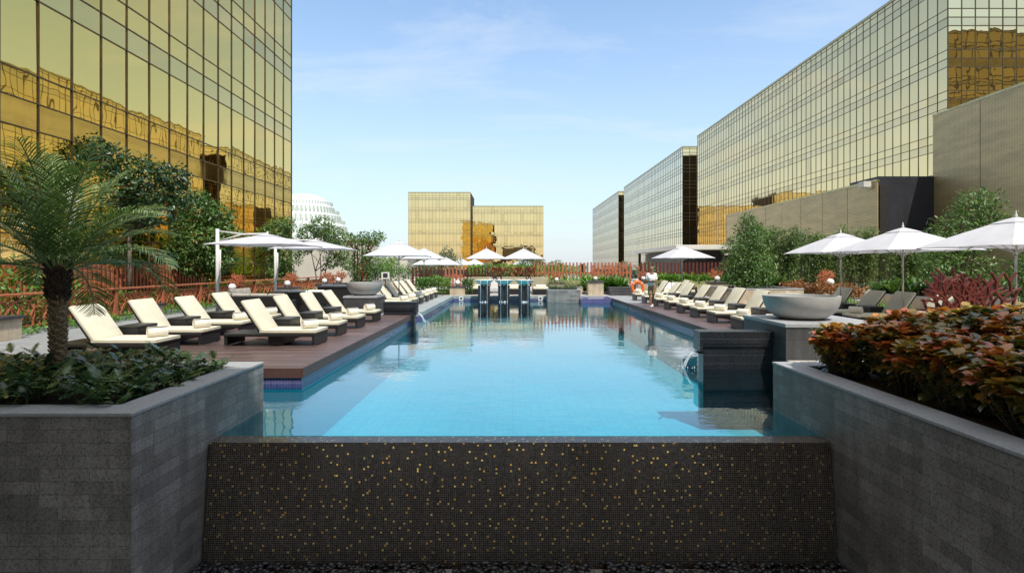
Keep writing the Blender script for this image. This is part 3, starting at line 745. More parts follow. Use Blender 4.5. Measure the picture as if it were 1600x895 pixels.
screen_wall('lower perforated bronze screen running back from the slate block', 20.12, 31.34, 53.5, 6.35, 2.75)
t = thing('pavilion', 'flat roofed pavilion with pale fascia behind the right slat fence', 'building', (20,58,0))
q = MB(); q.box(-5.6,8,-8,10,3.15,3.55); q.build('roof', M['roof_white'], t, False, .03)
q = MB(); q.box(-4.2,7.5,-5,9.5,-.3,3.1); q.build('wall', M['slate'], t)
for (a,b_) in ((-5.0,-7.5),(-5.0,9.0),(-1.2,-7.4)):
    q = MB(); q.box(a-.13,a+.13,b_-.13,b_+.13,-.3,3.14); q.build('column', M['dark_metal'], t)
q = MB(); q.tube([(.2,-8.05,3.3),(.2,-8.3,3.1),(-.1,-8.3,2.85),(-1.2,-7.6,2.7)],.09,8); q.build('drain_pipe', M['roof_white'], t)

# ------------------------------------------------------------------ loungers, towels, side tables
def make_lounger():
    t = thing('sun_lounger', 'x', 'sun lounger', group='cream cushioned wicker loungers set around the pool')
    q = MB(); q.box(-1.96,0,0,.85,.205,.27); q.build('frame', M['wicker'], t, False, .012)
    for (a, b_) in ((-.07,0),(-1.96,-1.89)):
        q = MB(); q.box(a+.002,b_-.002,.012,.838,.025,.2048); q.build('leg_panel', M['wicker'], t, False, .006)
    q = MB(); q.box(-1.05,-.72,.10,.75,.025,.2048); q.build('centre_leg', M['wicker'], t, False, .006)
    q = MB()
    for x in (-.035,-1.925):
        for y in (.06,.79): q.box(x-.03,x+.03,y-.03,y+.03,0,.024)
    q.build('glides', M['steel'], t)
    q = MB(); q.box(-1.21,.015,.02,.83,.272,.345); q.build('seat_cushion', M['cream'], t, True, .022, 3)
    for nm, mm, bx, bv in (('back_cushion','cream',(-.78,-.005,.02,.83,.03,.10),.022),('backrest','wicker',(-.76,.0,.03,.82,-.005,.028),.005)):
        q = MB(); q.box(*bx); o = q.build(nm, M[mm], t, nm == 'back_cushion', bv, 3); o.location = (-1.21,0,.285); o.rotation_euler = (0,R(57),0)
    q = MB()
    for zz in (.300,.336):
        q.tube([(-1.20,.022,zz),(.012,.022,zz)],.006,6); q.tube([(.013,.024,zz),(.013,.826,zz)],.006,6)
    q.build('piping', M['cream'], t, True)
    return t
lounger = Proto(make_lounger())
def make_towel():
    V = []; turns = 3.3; n = 90; L = .17; th = .016
    q = MB(); rows = []
    for i in range(n+1):
        a = turns*2*math.pi*i/n; r = .010+.080*i/n
        rows.append(((r)*math.cos(a), (r)*math.sin(a), (r+th)*math.cos(a), (r+th)*math.sin(a)))
    for i,(a,b_,c,d) in enumerate(rows):
        for x in (-L, L): q.v += [(x,a,b_+.10),(x,c,d+.10)]
    for i in range(n):
        o = 4*i; p = o+4
        q.f += [(o,p,p+1,o+1),(o+2,o+3,p+3,p+2),(o+1,p+1,p+3,o+3),(o,o+2,p+2,p)]
    o = q.build('rolled_towel', M['towel'], None, True)
    b_ = o.modifiers.new('bevel','BEVEL'); b_.width = .006; b_.segments = 2; b_.limit_method = 'ANGLE'; b_.angle_limit = R(60)
    return tag(o, 'x', 'towel', 'rolled cream towels on the loungers')
towel = Proto(make_towel())
def make_table():
    t = thing('side_table', 'x', 'side table', group='black wicker side tables between the loungers')
    q = MB(); q.box(-.43,0,0,.68,.45,.51); q.build('table_top', M['wicker'], t, False, .02)
    q = MB(); q.box(-.425,-.005,.003,.05,.02,.4495); q.build('side_panel', M['wicker'], t, False, .01)
    q = MB(); q.box(-.425,-.005,.63,.677,.02,.4495); q.build('side_panel', M['wicker'], t, False, .01)
    q = MB(); q.box(-.05,-.008,.052,.628,.02,.4495); q.build('inner_panel', M['wicker'], t)
    q = MB(); q.box(-.42,-.02,.06,.62,0,.018); q.build('base', M['dark_metal'], t)
    return t
table = Proto(make_table())
def lp(x, y, lab, side, tow=None, tab=None):
    """side -1: foot towards +X (left of the pool); +1: foot towards -X"""
    o = lounger.put((x+rnd.gauss(0,.02),y,0), rnd.gauss(0,.012), lab) if side < 0 else lounger.put((x+rnd.gauss(0,.02),y+.85,0), math.pi+rnd.gauss(0,.012), lab)
    a_ = R(56+rnd.uniform(-4,3))
    for c_ in o.children:
        if c_.name.startswith('back'): c_.rotation_euler = (0,a_,0)
    if tow:
        tx = x-.22 if side < 0 else x+.22
        towel.put((tx+rnd.uniform(-.04,.04), y+.45+rnd.uniform(-.08,.08), .345), (R(52) if side < 0 else R(128))+rnd.gauss(0,.12), tow)
    if tab:
        if side < 0: table.put((x-.90,y+.92,0), 0, tab)
        else: table.put((x+.90,y+1.62,0), math.pi, tab)
A = [('nearest the timber deck corner', 12.2), ('second from the deck corner', 13.86), ('third from the deck corner', 15.55), ('fourth from the deck corner, before the plinth', 17.35)]
for i,(s,y) in enumerate(A):
    lp(-4.22, y, 'left poolside lounger '+s, -1, 'rolled towel on the left poolside lounger '+s,
       'black wicker table beside the left poolside lounger '+s if i < 3 else None)
Bk = [('half hidden by the plants under the palm', 10.6), ('second along, its back crossed by palm fronds', 12.3), ('third along, right of the palm fronds', 14.0), ('fourth along, under the first cantilever parasol', 15.7)]
for i,(s,y) in enumerate(Bk):
    lp(-6.68, y, 'cream lounger in the rear left row, '+s, -1, 'rolled towel on the rear left lounger '+s, 'black wicker table by the rear left lounger '+s)
Cn = ['just beyond the left weir wall','second beyond the left weir wall','third beyond the left weir wall','fourth beyond the left weir wall','fifth beyond the left weir wall','sixth beyond the left weir wall']
for i,s in enumerate(Cn):
    lp(-4.1, 22.3+1.68*i, 'cream lounger on the far left, '+s, -1, 'rolled towel on the far left lounger '+s, None)
Rn = [('hidden mostly behind the right concrete bowl',13.4),('second from the right concrete bowl',15.15),('third from the right concrete bowl',16.95),('fourth from the right concrete bowl',18.75),('fifth from the right concrete bowl',20.45),('sixth from the right concrete bowl',22.2),('seventh from the bowl, behind the walking man',24.05),('eighth from the bowl, past the walking man',26.1),('farthest of its row, beside the orange lifebuoy',28.2)]
for i,(s,y) in enumerate(Rn):
    lp(6.12, y, 'lounger in the right poolside row, '+s, 1, 'rolled towel on the right poolside lounger '+s,
       ('dark wicker table by the right poolside lounger '+s) if i < 7 else None)
Sn = [('partly behind the pole of the nearest parasol',12.75),('seen through the red branching sculpture',14.5),('left of the red sculpture',16.0),('between the two far parasol poles',17.4),('leftmost, beside the farthest parasol pole',18.9)]
for i,(s,y) in enumerate(Sn):
    lp(9.75, y, 'cream lounger in the rear right row, '+s, 1, 'rolled towel on the rear right lounger '+s if i in (2,3) else None, 'dark wicker table by the rear right lounger '+s if i in (2,3,4) else None)
lp(7.7, 29.9, 'cream cushioned lounger alone before the white cushioned sofa at the far right', 1)

# ------------------------------------------------------------------ parasols
def canopy_geo(s, zap, zed, vent=True):
    """square canopy of side s, 8 panels, sagging a little between the ribs; plus a vent cap"""
    q = MB(); n = 32; rings = 7
    def edge(k):
        t = (k/n*8) % 8; c = [(-1,-1),(0,-1),(1,-1),(1,0),(1,1),(0,1),(-1,1),(-1,0)]; i = int(t); f = t-i
        a, b_ = c[i], c[(i+1)%8]; return (a[0]+(b_[0]-a[0])*f)*s/2, (a[1]+(b_[1]-a[1])*f)*s/2, math.sin(math.pi*f)
    r0 = .20 if vent else 0.02
    for j in range(rings+1):
        r = r0 + (1-r0)*j/rings
        for k in range(n):
            x, y, sg = edge(k); z = zap - .012*vent + (zed-zap+.012*vent)*(r**1.10) - .02*sg*r + (.035*sg*(r**3))
            q.v.append((x*r*(1-.018*sg*(r>.99)), y*r*(1-.018*sg*(r>.99)), z))
    for j in range(rings):
        for k in range(n): q.f.append((j*n+k, j*n+(k+1)%n, (j+1)*n+(k+1)%n, (j+1)*n+k))
    cap = MB()
    for j in range(4):
        r = .005+.235*j/3
        for k in range(n):
            x, y, sg = edge(k); cap.v.append((x*r, y*r, zap+.008+(zed-zap)*(r**1.10)))
    for j in range(3):
        for k in range(n): cap.f.append((j*n+k, j*n+(k+1)%n, (j+1)*n+(k+1)%n, (j+1)*n+k))
    ribs = []
    for (a,b_) in [(-1,-1),(0,-1),(1,-1),(1,0),(1,1),(0,1),(-1,1),(-1,0)]:
        m_ = MB(); m_.bar((0.03*a,.03*b_,zap-.09),(a*s/2*.985,b_*s/2*.985,zed-.02),.022,.03,up=(0,0,1)); ribs.append(m_)
    return q, cap, ribs
def make_parasol(s=2.6, zap=2.8, zed=2.14, pole='steel'):
    t = thing('parasol', 'x', 'parasol', group='white square centre pole parasols')
    q, cap, ribs = canopy_geo(s, zap, zed)
    q.build('canopy', M['canopy'], t, False, solid=.008); cap.build('vent_cap', M['canopy'], t, False, solid=.008)
    for r in ribs: r.build('rib', M['steel'], t)
    q = MB(); q.tube([(0,0,.05),(0,0,zap+.03)], .026, 12); q.build('pole', M[pole], t, True)
    q = MB()
    for (a,b_) in [(-1,-1),(0,-1),(1,-1),(1,0),(1,1),(0,1),(-1,1),(-1,0)]:
        k = .5; q.bar((.03*a,.03*b_,zed-.12),(a*s/2*k,b_*s/2*k,zap+(zed-zap)*k-.1),.015,.02,up=(0,0,1))
    q.lathe([(.05,zed-.17),(.05,zed-.08)],12)
    q.build('struts', M['steel'], t)
    q = MB(); q.lathe([(.001,zap+.16),(.014,zap+.12),(.01,zap+.09),(.03,zap+.05),(.03,zap+.02)],12); q.build('finial', M['white_metal'], t, True)
    q = MB(); q.lathe([(.001,.06),(.05,.06),(.05,.05),(.32,.045),(.34,.0)],28); q.build('base', M['dark_metal'], t, False)
    return t
par = Proto(make_parasol())
par.put((11.15,12.6,0), R(2), 'large white square parasol cut by the right edge of the picture')
par.put((11.05,16.1,0), 0, 'white square parasol in front of the slate block, middle of the three on the right')
par.put((10.85,18.8,0), R(-2), 'white square parasol farthest left of the three over the rear right loungers')
par.put((9.5,31.8,0), R(8), 'white parasol in front of the pavilion behind the right loungers')
par.put((-5.0,25.2,0), R(2), 'white parasol among the far left loungers, nearest of that side')
par.put((-5.5,35.6,0), 0, 'white parasol just behind the first one on the far left')
par.put((-1.62,36.2,0), R(3), 'white parasol left of the pair behind the three fountain bowls')
par.put((.75,36.3,0), R(-3), 'white parasol right of the pair behind the three fountain bowls')
for k,(x,y,lab) in enumerate([(-6.6,46,'white parasol beyond the left slat fence, nearest of a receding line'),(-6.0,52,'white parasol beyond the left slat fence, second of a receding line'),(-5.2,58,'white parasol beyond the left slat fence, third of a receding line'),(-4.2,64,'white parasol beyond the left slat fence, last of a receding line'),(1.2,62,'small distant white parasol seen between the two fountain parasols')]):
    par.put((x,y,-.35), 0, lab)
def make_cantilever():
    s, zap, zed = 3.0, 2.86, 2.45
    t = thing('cantilever_parasol', 'x', 'parasol', group='white cantilever parasols over the rear left seating')
    q, cap, ribs = canopy_geo(s, zap, zed); q.build('canopy', M['canopy'], t, False, solid=.008); cap.build('vent_cap', M['canopy'], t, False, solid=.008)
    for r in ribs: r.build('rib', M['white_metal'], t)
    q = MB(); q.tube([(-1.8,0,.05),(-1.8,0,3.05)], .062, 14); q.build('mast', M['white_metal'], t, True)
    q = MB(); q.tube([(-1.8,0,2.98),(-.9,0,2.86),(0,0,zap+.02)], .028, 8); q.tube([(-1.75,0,2.62),(-.95,0,2.85)], .02, 8); q.build('arm', M['white_metal'], t, True)
    q = MB(); q.tube([(-1.70,0,1.1),(-1.70,0,2.3)], .028, 8); q.tube([(-1.8,0,1.2),(-1.68,0,1.15)],.02,8); q.build('crank', M['white_metal'], t, True)
    q = MB(); q.tube([(0,0,zap+.1),(0,0,zap-.25)], .03, 10); q.build('hub', M['white_metal'], t, True)
    q = MB(); q.box(-2.2,-1.4,-.4,.4,0,.06); q.build('base', M['dark_metal'], t, False, .01)
    return t
cant = Proto(make_cantilever())
cant.put((-8.8,20.5,0), 0, 'white cantilever parasol with tall pole, nearer of the two on the left')
cant.put((-8.75,25.4,0), 0, 'white cantilever parasol farther back, beside the creeper column')

# ------------------------------------------------------------------ stone plinths, bowls, weirs
def plinth(label, x0,x1,y0,y1,zt):
    t = thing('stone_plinth', label, 'plinth', ((x0+x1)/2,(y0+y1)/2,-.3)); a,b_ = (x1-x0)/2,(y1-y0)/2
    q = MB(); q.box(-a,a,-b_,b_,-1.2,zt+.3-.07); q.build('shaft', M['plinth'], t)
    q = MB(); q.box(-a-.02,a+.02,-b_-.02,b_+.02,zt+.3-.069,zt+.3); q.build('top_slab', M['cap'], t, False, .006)
plinth('grey stone plinth under the large concrete bowl on the right', 5.05,6.9,10.5,12.4,.66)
plinth('grey stone plinth under the concrete bowl on the left', -5.9,-4.74,19.95,21.25,.66)
def bowl(label, x, y, z, d, h):
    t = thing('concrete_bowl', label, 'bowl', (x,y,z), 0, 'round concrete bowls'); r = d/2
    prof = [(.001,0.0),(r*.40,.0)]+[(r*(.40+.60*math.sin(a*math.pi/24)), .0+h*(1-math.cos(a*math.pi/24))*.97) for a in range(1,13)]
    prof += [(r,h),(r-.05,h)]+[(r*(.3+.62*math.cos(a*math.pi/20)),h-.03-(h*.6)*math.sin(a*math.pi/20)) for a in range(0,11)]+[(.001,h-.03-h*.6)]
    q = MB(); q.lathe(prof, 56); q.build('basin', M['concrete'], t, True).modifiers.new('es','EDGE_SPLIT').split_angle = R(50)
    q = MB(); q.lathe([(.001,h-.10),(r*.78,h-.10)],40); q.build('fill', M['water'], t)
bowl('large grey concrete bowl on the plinth behind the right foreground planter', 5.83,11.5,.66,1.43,.47)
bowl('grey concrete bowl on the plinth beside the left loungers', -5.33,20.6,.66,1.28,.47)
def jet(parent, p0, dirx, reach, drop, w):
    q = MB(); n = 9
    for k in range(8):
        y0 = p0[1]+w*(k/10-.5)*.9+rnd.uniform(-.01,.01); rc = reach*rnd.uniform(.75,1.1); r0 = rnd.uniform(.005,.012); y1 = y0+rnd.uniform(-.03,.03)
        pts = [(p0[0]+dirx*rc*i/n, y0+(y1-y0)*i/n+rnd.uniform(-.004,.004), p0[2]-drop*(i/n)**2) for i in range(n+1)]
        q.tube(pts, [r0*rnd.uniform(.6,1.3) for i in range(n+1)], 5)
    for k in range(36):
        a = rnd.uniform(0,6.28); rr = abs(rnd.gauss(0,.16)); s = rnd.uniform(.005,.013)
        c = (p0[0]+dirx*reach+rr*math.cos(a), p0[1]+rr*math.sin(a)*1.3, p0[2]-drop+abs(rnd.gauss(0,.05)))
        q.add([(c[0]+s,c[1],c[2]),(c[0]-s,c[1],c[2]),(c[0],c[1]+s,c[2]),(c[0],c[1]-s,c[2]),(c[0],c[1],c[2]+s*1.8),(c[0],c[1],c[2]-s)],
              [(0,2,4),(2,1,4),(1,3,4),(3,0,4),(2,0,5),(1,2,5),(3,1,5),(0,3,5)])
    o = q.build('water_spout', M['jet'], parent, True); o['kind'] = 'stuff'; return o
def weir(label, xi, xo, y0, y1, sgn):
    """xi: end over the pool, xo: end in the terrace"""
    t = thing('weir_wall', label, 'water feature', (xi,y0,WZ)); L = abs(xo-xi); d = y1-y0
    f_ = lambda a,b_: (min(a*sgn,b_*sgn), max(a*sgn,b_*sgn))
    q = MB(); a,b_ = f_(0,L); q.box(a,b_,0,d,.50,.74); q.box(*f_(.0,.06),0,d,.36,.4999); q.build('upper_beam', M['weir'], t, False, .006)
    q = MB(); a,b_ = f_(.08,L); q.box(a,b_,.05,d-.05,-1.1,.4995); q.build('lower_wall', M['weir'], t, False, .004)
    q = MB(); a,b_ = f_(.07,L); q.box(a,b_,.012,.049,.455,.497); q.build('ledge', M['weir'], t)
    q = MB(); a,b_ = f_(.01,.07); q.box(a-.01,b_+.01,.1,d-.1,.30,.34); q.build('spout', M['dark_metal'], t)
    jet(t, (-.02*sgn,d/2,.33), -sgn, .26, .34, d*.36)
weir('dark wet stone weir wall jutting into the pool on the right', 3.62,5.045,10.97,11.37,1)
weir('dark wet stone weir wall jutting into the pool on the left', -3.34,-4.5,19.9,20.35,-1)

# three fountain bowls on pillars at the far end
def fountain(label, x):
    t = thing('bowl_fountain', label, 'fountain', (x,31.9,WZ), 0, 'bowl fountains at the far end of the pool')
    for s in (-1,1):
        q = MB(); q.box(s*.19-.135,s*.19+.135,-.3,.3,-1.1,.90); q.build('pillar', M['weir'], t, False, .006)
    q = MB(); q.box(-.054,.054,-.22,.22,-1.1,.88); q.build('pillar_core', M['slate'], t)
    q = MB(); h=.30; r=.55; q.lathe([(.001,0),(.16,0)]+[(.16+(r-.16)*a/8, h*(a/8)**1.25) for a in range(1,9)]+[(r,h+.02),(r-.04,h+.02),(r*.5,h-.12),(.001,h-.14)],36)
    o = q.build('basin', M['pale_bowl'], t, True); o.location = (0,0,.9)
    q = MB(); q.lathe([(.001,0),(.48,0)],32); o = q.build('fill', M['water'], t); o.location = (0,0,1.17)
    q = MB()
    for x_ in (-.17,.2):
        q.tube([(x_,-.5,1.18),(x_,-.56,1.1),(x_,-.58,.8),(x_,-.60,0)],[.016,.012,.010,.014],6)
    q.build('water_fall', M['jet'], t, True)
    q = MB()
    for k in range(14):
        a=rnd.uniform(0,6.28); rr=rnd.uniform(.05,.25); q.tube([(rr*math.cos(a),-.62+rr*math.sin(a)*.5,-.02),(rr*math.cos(a),-.62+rr*math.sin(a)*.5,rnd.uniform(.03,.09))],[.03,.008],5)
    q.build('splash', M['jet'], t, True)
fountain('leftmost of the three bowl fountains at the far end of the pool', -1.56)
fountain('middle one of the three bowl fountains at the far end of the pool', -.45)
fountain('rightmost of the three bowl fountains at the far end of the pool', .68)
t = planter_box('stone_planter', 'low grey stone planter with grassy plants standing in the far end of the pool', 1.95,3.75,31.2,32.46,-1.4,.42,.2,.2,.03,.0,'planter','cap')
strap_plants('grassy_plants', 'low grassy plants in the grey planter at the far pool end', 2.1,3.6,31.4,32.3,.35,.28,140,M['leaf_olive'],width=.03)
for x,lab in ((-2.9,'small white tile marker on the purple pool edge left of the fountains'),(1.62,'small white tile marker on the purple pool edge right of the fountains')):
    q = MB(); q.box(x-.12,x+.12,32.49,32.515,-.26,-.02); o = q.build('depth_marker', M['white_fab']); tag(o,lab,'marker')
    q = MB(); q.box(x-.06,x+.06,32.486,32.489,-.2,-.08); q.build('plate', M['slate'], o)

# ------------------------------------------------------------------ branching screens, lanterns, fences, railing
def coral(q, x0, x1, z0, z1, trunks, seg, wd, dep, seed, y=0, spread=34):
    r_ = random.Random(seed); w_ = x1-x0
    def grow(x, z, ang, d):
        L = seg*r_.uniform(.75,1.25); nx = x+math.sin(ang)*L; nz = z+math.cos(ang)*L
        if nz > z1: f = (z1-z)/max(1e-6,(nz-z)); nx = x+(nx-x)*f; nz = z1
        if nx < x0 or nx > x1: nx = min(max(nx,x0),x1)
        yy = y+r_.uniform(-.3,.3)*dep
        q.bar((x,yy,z),(nx,yy,nz+wd*.2),wd*(1-.06*d),dep,up=(0,1,0))
        if nz >= z1-.01 or d > 7: return
        s = R(spread)*r_.uniform(.7,1.2)
        if r_.random() < (.7 if d < 2 else .34): grow(nx,nz,max(-1.1,min(1.1,ang*.45-s)),d+1); grow(nx,nz,max(-1.1,min(1.1,ang*.45+s)),d+1)
        else: grow(nx,nz,ang*.4+r_.choice((-s,s)),d+1)
    for k in range(trunks):
        grow(x0+w_*(k+.5)/trunks, z0, r_.uniform(-.25,.25), 0)
def coral_tree(q, x, z0, h, half, seed, wd, dep, y=0, dmax=4):
    """flat branching tree: a trunk fanning out into forked limbs that stop at the outline"""
    r_ = random.Random(seed)
    def grow(px, pz, ang, L, d, w_):
        nx = px+math.sin(ang)*L; nz = pz+math.cos(ang)*L
        q.bar((px,y+r_.uniform(-.2,.2)*dep,pz-.2*w_),(nx,y+r_.uniform(-.2,.2)*dep,nz+.3*w_), w_, dep, up=(0,1,0))
        if abs(nx-x) > half or nz > z0+h or d >= dmax: return
        s_ = R(r_.uniform(30,44)); Ln = L*r_.uniform(.78,1.0); wn = max(w_*.88, wd*.6)
        a = ang*.75
        if r_.random() < .72:
            grow(nx,nz,a-s_,Ln,d+1,wn); grow(nx,nz,a+s_,Ln,d+1,wn)
        else: grow(nx,nz,a+r_.choice((-s_,s_)),Ln,d+1,wn)
    q.bar((x,y,z0),(x,y,z0+h*.22),wd*1.7,dep,up=(0,1,0))
    for a in (-52,-17,17,52): grow(x, z0+h*.16, R(a+r_.uniform(-8,8)), h*.20, 0, wd)
# red sculpture on the right
t = thing('branching_sculpture', 'dark red branching metal sculpture above the copper leaved shrubs', 'sculpture', (7.6,9.55,0))
q = MB(); q.box(-.38,.38,-.3,.3,-.3,.6); q.build('pedestal', M['cream_stone'], t)
q = MB(); q.box(-.42,.42,-.34,.34,.601,.66); q.build('pedestal_cap', M['darkslab'], t, False, .006)
for k,(yy,sd_) in enumerate(((-.2,3),(.08,14))):
    for cx_ in (-.30,.30):
        q = MB(); coral_tree(q, cx_+.05*k, .66, 1.02, .36, sd_+int(cx_*10), .040, .045, yy); q.build('branches', M['rust_red'], t, False, .004)
def make_lantern():
    t = thing('coral_lantern', 'x', 'lantern', group='terracotta coral lanterns with white globes')
    for yy, sd_ in ((.1,5),(.2,9)):
        q = MB(); coral_tree(q, 0, .02, .9, .40, sd_, .03, .03, yy, 3); q.build('coral_screen', M['terracotta'], t)
    q = MB(); q.lathe([(.16*math.sin(a*math.pi/14), .18-.16*math.cos(a*math.pi/14)) for a in range(15)],20); o = q.build('globe', M['lamp'], t, True); o.location = (0,-.1,0)
    q = MB(); q.lathe([(.001,.03),(.1,.03),(.12,0)],16); o = q.build('lamp_base', M['dark_metal'], t); o.location = (0,-.1,0)
    return t
lan = Proto(make_lantern())
def pillar(label, x, y, zt, w=.9, d=.7):
    t = thing('stone_pillar', label, 'pillar', (x,y,0), 0, 'cream stone pillars with dark caps')
    q = MB(); q.box(-w/2,w/2,-d/2,d/2,-.3,zt-.07); q.build('shaft', M['cream_stone'], t)
    q = MB(); q.box(-w/2-.06,w/2+.06,-d/2-.06,d/2+.06,zt-.069,zt); q.build('cap', M['darkslab'], t, False, .006)
for (x,y,z,rz,s,a,c) in [
    (-12.0,24.6,.62,R(-25),1,'on the pillar behind the rear left sofa','low cream pillar behind the rear left sofa'),
    (-11.6,29.6,.62,R(-20),1,'between the two cantilever parasols','low cream pillar below the second cantilever parasol'),
    (-11.4,34.8,.62,R(-15),1,'left of the creeper column, nearer one','low cream pillar left of the creeper column, nearer'),
    (-11.2,36.9,.62,R(-15),1,'left of the creeper column, farther one','low cream pillar left of the creeper column, farther'),
    (-3.25,34.2,.52,0,1,'between the green hedge and the clipped bush','cream pillar between the far hedge and the clipped bush'),
    (2.75,35.2,.72,0,.8,'behind the low grey pool planter','cream pillar behind the low grey pool planter'),
    (4.95,33.9,.82,0,.8,'on the square pillar at the far pool corner','square cream pillar at the far pool corner'),
    (8.0,34.8,.80,0,.8,'directly behind the walking man','cream pillar directly behind the walking man'),
    (11.7,32.6,.80,R(5),1,'behind the far right parasol','cream pillar behind the far right parasol'),
    (14.0,25.2,.82,R(15),1,'beside the russet hedge, left of the farthest parasol pole','cream pillar beside the russet hedge')]:
    pillar(c+' with a dark cap', x, y, z); lan.put((x,y,z+.002), rz, 'terracotta coral lantern with white globe '+a, (s,s,s))
pillar('cream stone pillar with a dark cap at the left edge behind the palm', -12.1, 13.2, .55, .8, .8)
pillar('cream stone pillar with a dark cap between the rear left loungers and the railing', -10.6, 16.8, .62, .4, .4)

def slat_fence(label, x0, x1, y, z0, z1, mt, pitch=.24):
    t = thing('slat_fence', label, 'fence', ((x0+x1)/2,y,0), 0, 'upright slat fences'); h = (x1-x0)/2
    q = MB(); n = int((x1-x0)/pitch)
    for k in range(n+1):
        x = -h+k*pitch; q.box(x-.05,x+.05,-.04,.04,z0,z1+rnd.uniform(-.02,.02))
    q.build('slats', M[mt], t)
    q = MB(); q.box(-h,h,.042,.08,z0+(z1-z0)*.55,z0+(z1-z0)*.55+.09); q.box(-h,h,.042,.08,z0+.1,z0+.19); q.build('rail', M[mt], t)
    for x in (-h,0,h):
        q = MB(); q.box(x-.06,x+.06,.082,.2,-.3,z1-.1); q.build('post', M['dark_metal'], t)
slat_fence('terracotta slat fence left of the fountain bowls, behind the green hedge', -6.5,-1.7,37.2,.35,1.62,'terracotta')
slat_fence('terracotta slat fence right of the fountain bowls, behind the yellow green planting', 1.5,8.0,38.4,.3,1.95,'terracotta')
slat_fence('slat fence with shade painted dark red behind the right parasol and sofa', 8.3,14.0,36.6,.3,1.95,'rust_red')  # shade on this fence put into its colour, dark red instead of terracotta
t = thing('lattice_screen', 'dark branching lattice screen behind the fountain bowls', 'screen', (0,38.2,0))
for k in range(2):
    q = MB(); coral(q,-1.75,1.55,.3,1.62,6,.3,.055,.05,41+k,.08*k,38); q.build('lattice', M['terracotta' if k else 'rust_red'], t)
t = thing('lattice_screen', 'pale terracotta lattice screen behind the walking man', 'screen', (7.3,37.6,0))
q = MB(); coral(q,-2.0,2.0,.3,1.75,7,.28,.05,.05,61,0,38); q.build('lattice', M['terracotta'], t)
# railing along the left garden
t = thing('terracotta_railing', 'terracotta railing with branching panels along the left garden', 'railing', (-13,26,0))
q = MB(); q.box(-.09,.09,-20,18,.94,1.0); q.build('handrail', M['terracotta'], t, False, .01)
k = 0; y = -20.0
while y < 17.9:
    q = MB(); q.box(-.06,.06,y-.06,y+.06,-.1,.938); q.build('post', M['terracotta'], t)
    pm = MB(); coral(pm, 0.08, 2.45, .12, .78, 6, .17, .036, .03, 733+k, 0, 36)
    pm.bar((.03,0,.115),(2.50,0,.115),.03,.04); pm.bar((.03,0,.79),(2.50,0,.79),.03,.04)
    pm.v = [(b_, a+y, c) for (a,b_,c) in pm.v]; pm.build('branch_panel', M['terracotta'], t)
    y += 2.53; k += 1

t = thing('mirrored_slats', 'orange slats added behind the terracotta railing for a fence mirrored in the glass', 'screen', (-15.95,21,0))  # added slats stand in for a fence reflection in the glass
q = MB()
for k in range(70): q.box(-.04,.04,-8.4+k*.24,-8.3+k*.24,-.05,1.78)
q.build('slats', M['terracotta'], t)
q = MB(); q.box(-.09,-.042,-8.5,8.5,1.2,1.3); q.box(-.09,-.042,-8.5,8.5,.2,.3); q.build('rail', M['terracotta'], t)

# ------------------------------------------------------------------ sofas, daybeds, console
def sofa(label, x, y, rz, w=1.9, cush='grey_fab', n=3, h=.74):
    t = thing('wicker_sofa', label, 'sofa', (x,y,0), rz, 'dark wicker sofas')
    q = MB(); q.box(-w/2,w/2,-.4,.4,.05,.30); q.build('base', M['wicker'], t, False, .015)
    q = MB(); q.box(-w/2,w/2,.302,.42,.30,h); q.build('backrest', M['wicker'], t, False, .015)
    for s in (-1,1):
        q = MB(); q.box(*sorted((s*w/2,s*(w/2-.1))),-.4,.30,.302,.58); q.build('armrest', M['wicker'], t, False, .015)
    q = MB(); q.box(-w/2+.11,w/2-.11,-.42,.29,.303,.42); q.build('seat_cushion', M['cream'], t, True, .03, 3)
    cw = (w-.24)/n
    for k in range(n):
        a = -w/2+.12+k*cw; mx = Matrix.Translation((a+cw/2,.20,.62)) @ Matrix.Rotation(R(-14),4,'X')
        q = MB(); q.box(-cw/2+.01,cw/2-.01,-.07,.07,-.2,.2,mx); q.build('pillow', M[cush], t, True, .05, 3)
sofa('dark wicker sofa with beige pillows behind the rear left loungers', -8.3, 18.9, math.pi, 2.0)
sofa('dark wicker sofa with pale pillows below the second cantilever parasol', -8.0, 21.6, math.pi, 2.2, 'white_fab')
sofa('dark wicker sofa facing the pool beside the rear left garden', -10.6, 22.6, R(90), 2.0)
sofa('dark wicker sofa with pillows at the foot of the creeper column', -8.4, 27.5, 0, 2.0, 'white_fab')
sofa('dark wicker sofa with white pillows below the far right parasol', 9.0, 31.0, 0, 1.9, 'white_fab')
t = thing('wicker_console', 'tall dark wicker console with a slab top left of the left bowl', 'console', (-7.6,24.6,0))
q = MB(); q.box(-.7,.7,-.3,.3,.02,.8); q.build('cabinet', M['wicker'], t, False, .01)
q = MB(); q.box(-.74,.74,-.34,.34,.802,.86); q.build('top', M['darkslab'], t, False, .006)
def daybed(label, x, y, w):
    t = thing('daybed', label, 'daybed', (x,y,0), 0, 'olive backed daybeds behind the fountains')
    q = MB(); q.box(-w/2,w/2,-.7,.7,.03,.32); q.build('base', M['wicker'], t, False, .015)
    q = MB(); q.box(-w/2+.02,w/2-.02,-.69,.5,.322,.45); q.build('mattress', M['cream'], t, True, .03, 3)
    q = MB(); q.box(-w/2,w/2,.52,.69,.322,1.02); q.build('backrest', M['olive_fab'], t, True, .04, 3)
    q = MB(); q.box(-.3,.3,-.2,.0,.46,.58); q.build('pillow', M['white_fab'], t, True, .04, 3)
daybed('olive backed daybed at the left behind the fountain bowls', -2.0, 35.0, 1.15)
daybed('olive backed daybed in the middle behind the fountain bowls', .1, 35.0, 1.5)
daybed('olive backed daybed at the right behind the fountain bowls', 1.75, 34.6, 1.0)
t = thing('stone_steps', 'dark stone steps between the far planters', 'steps', (6.6,33.6,0))
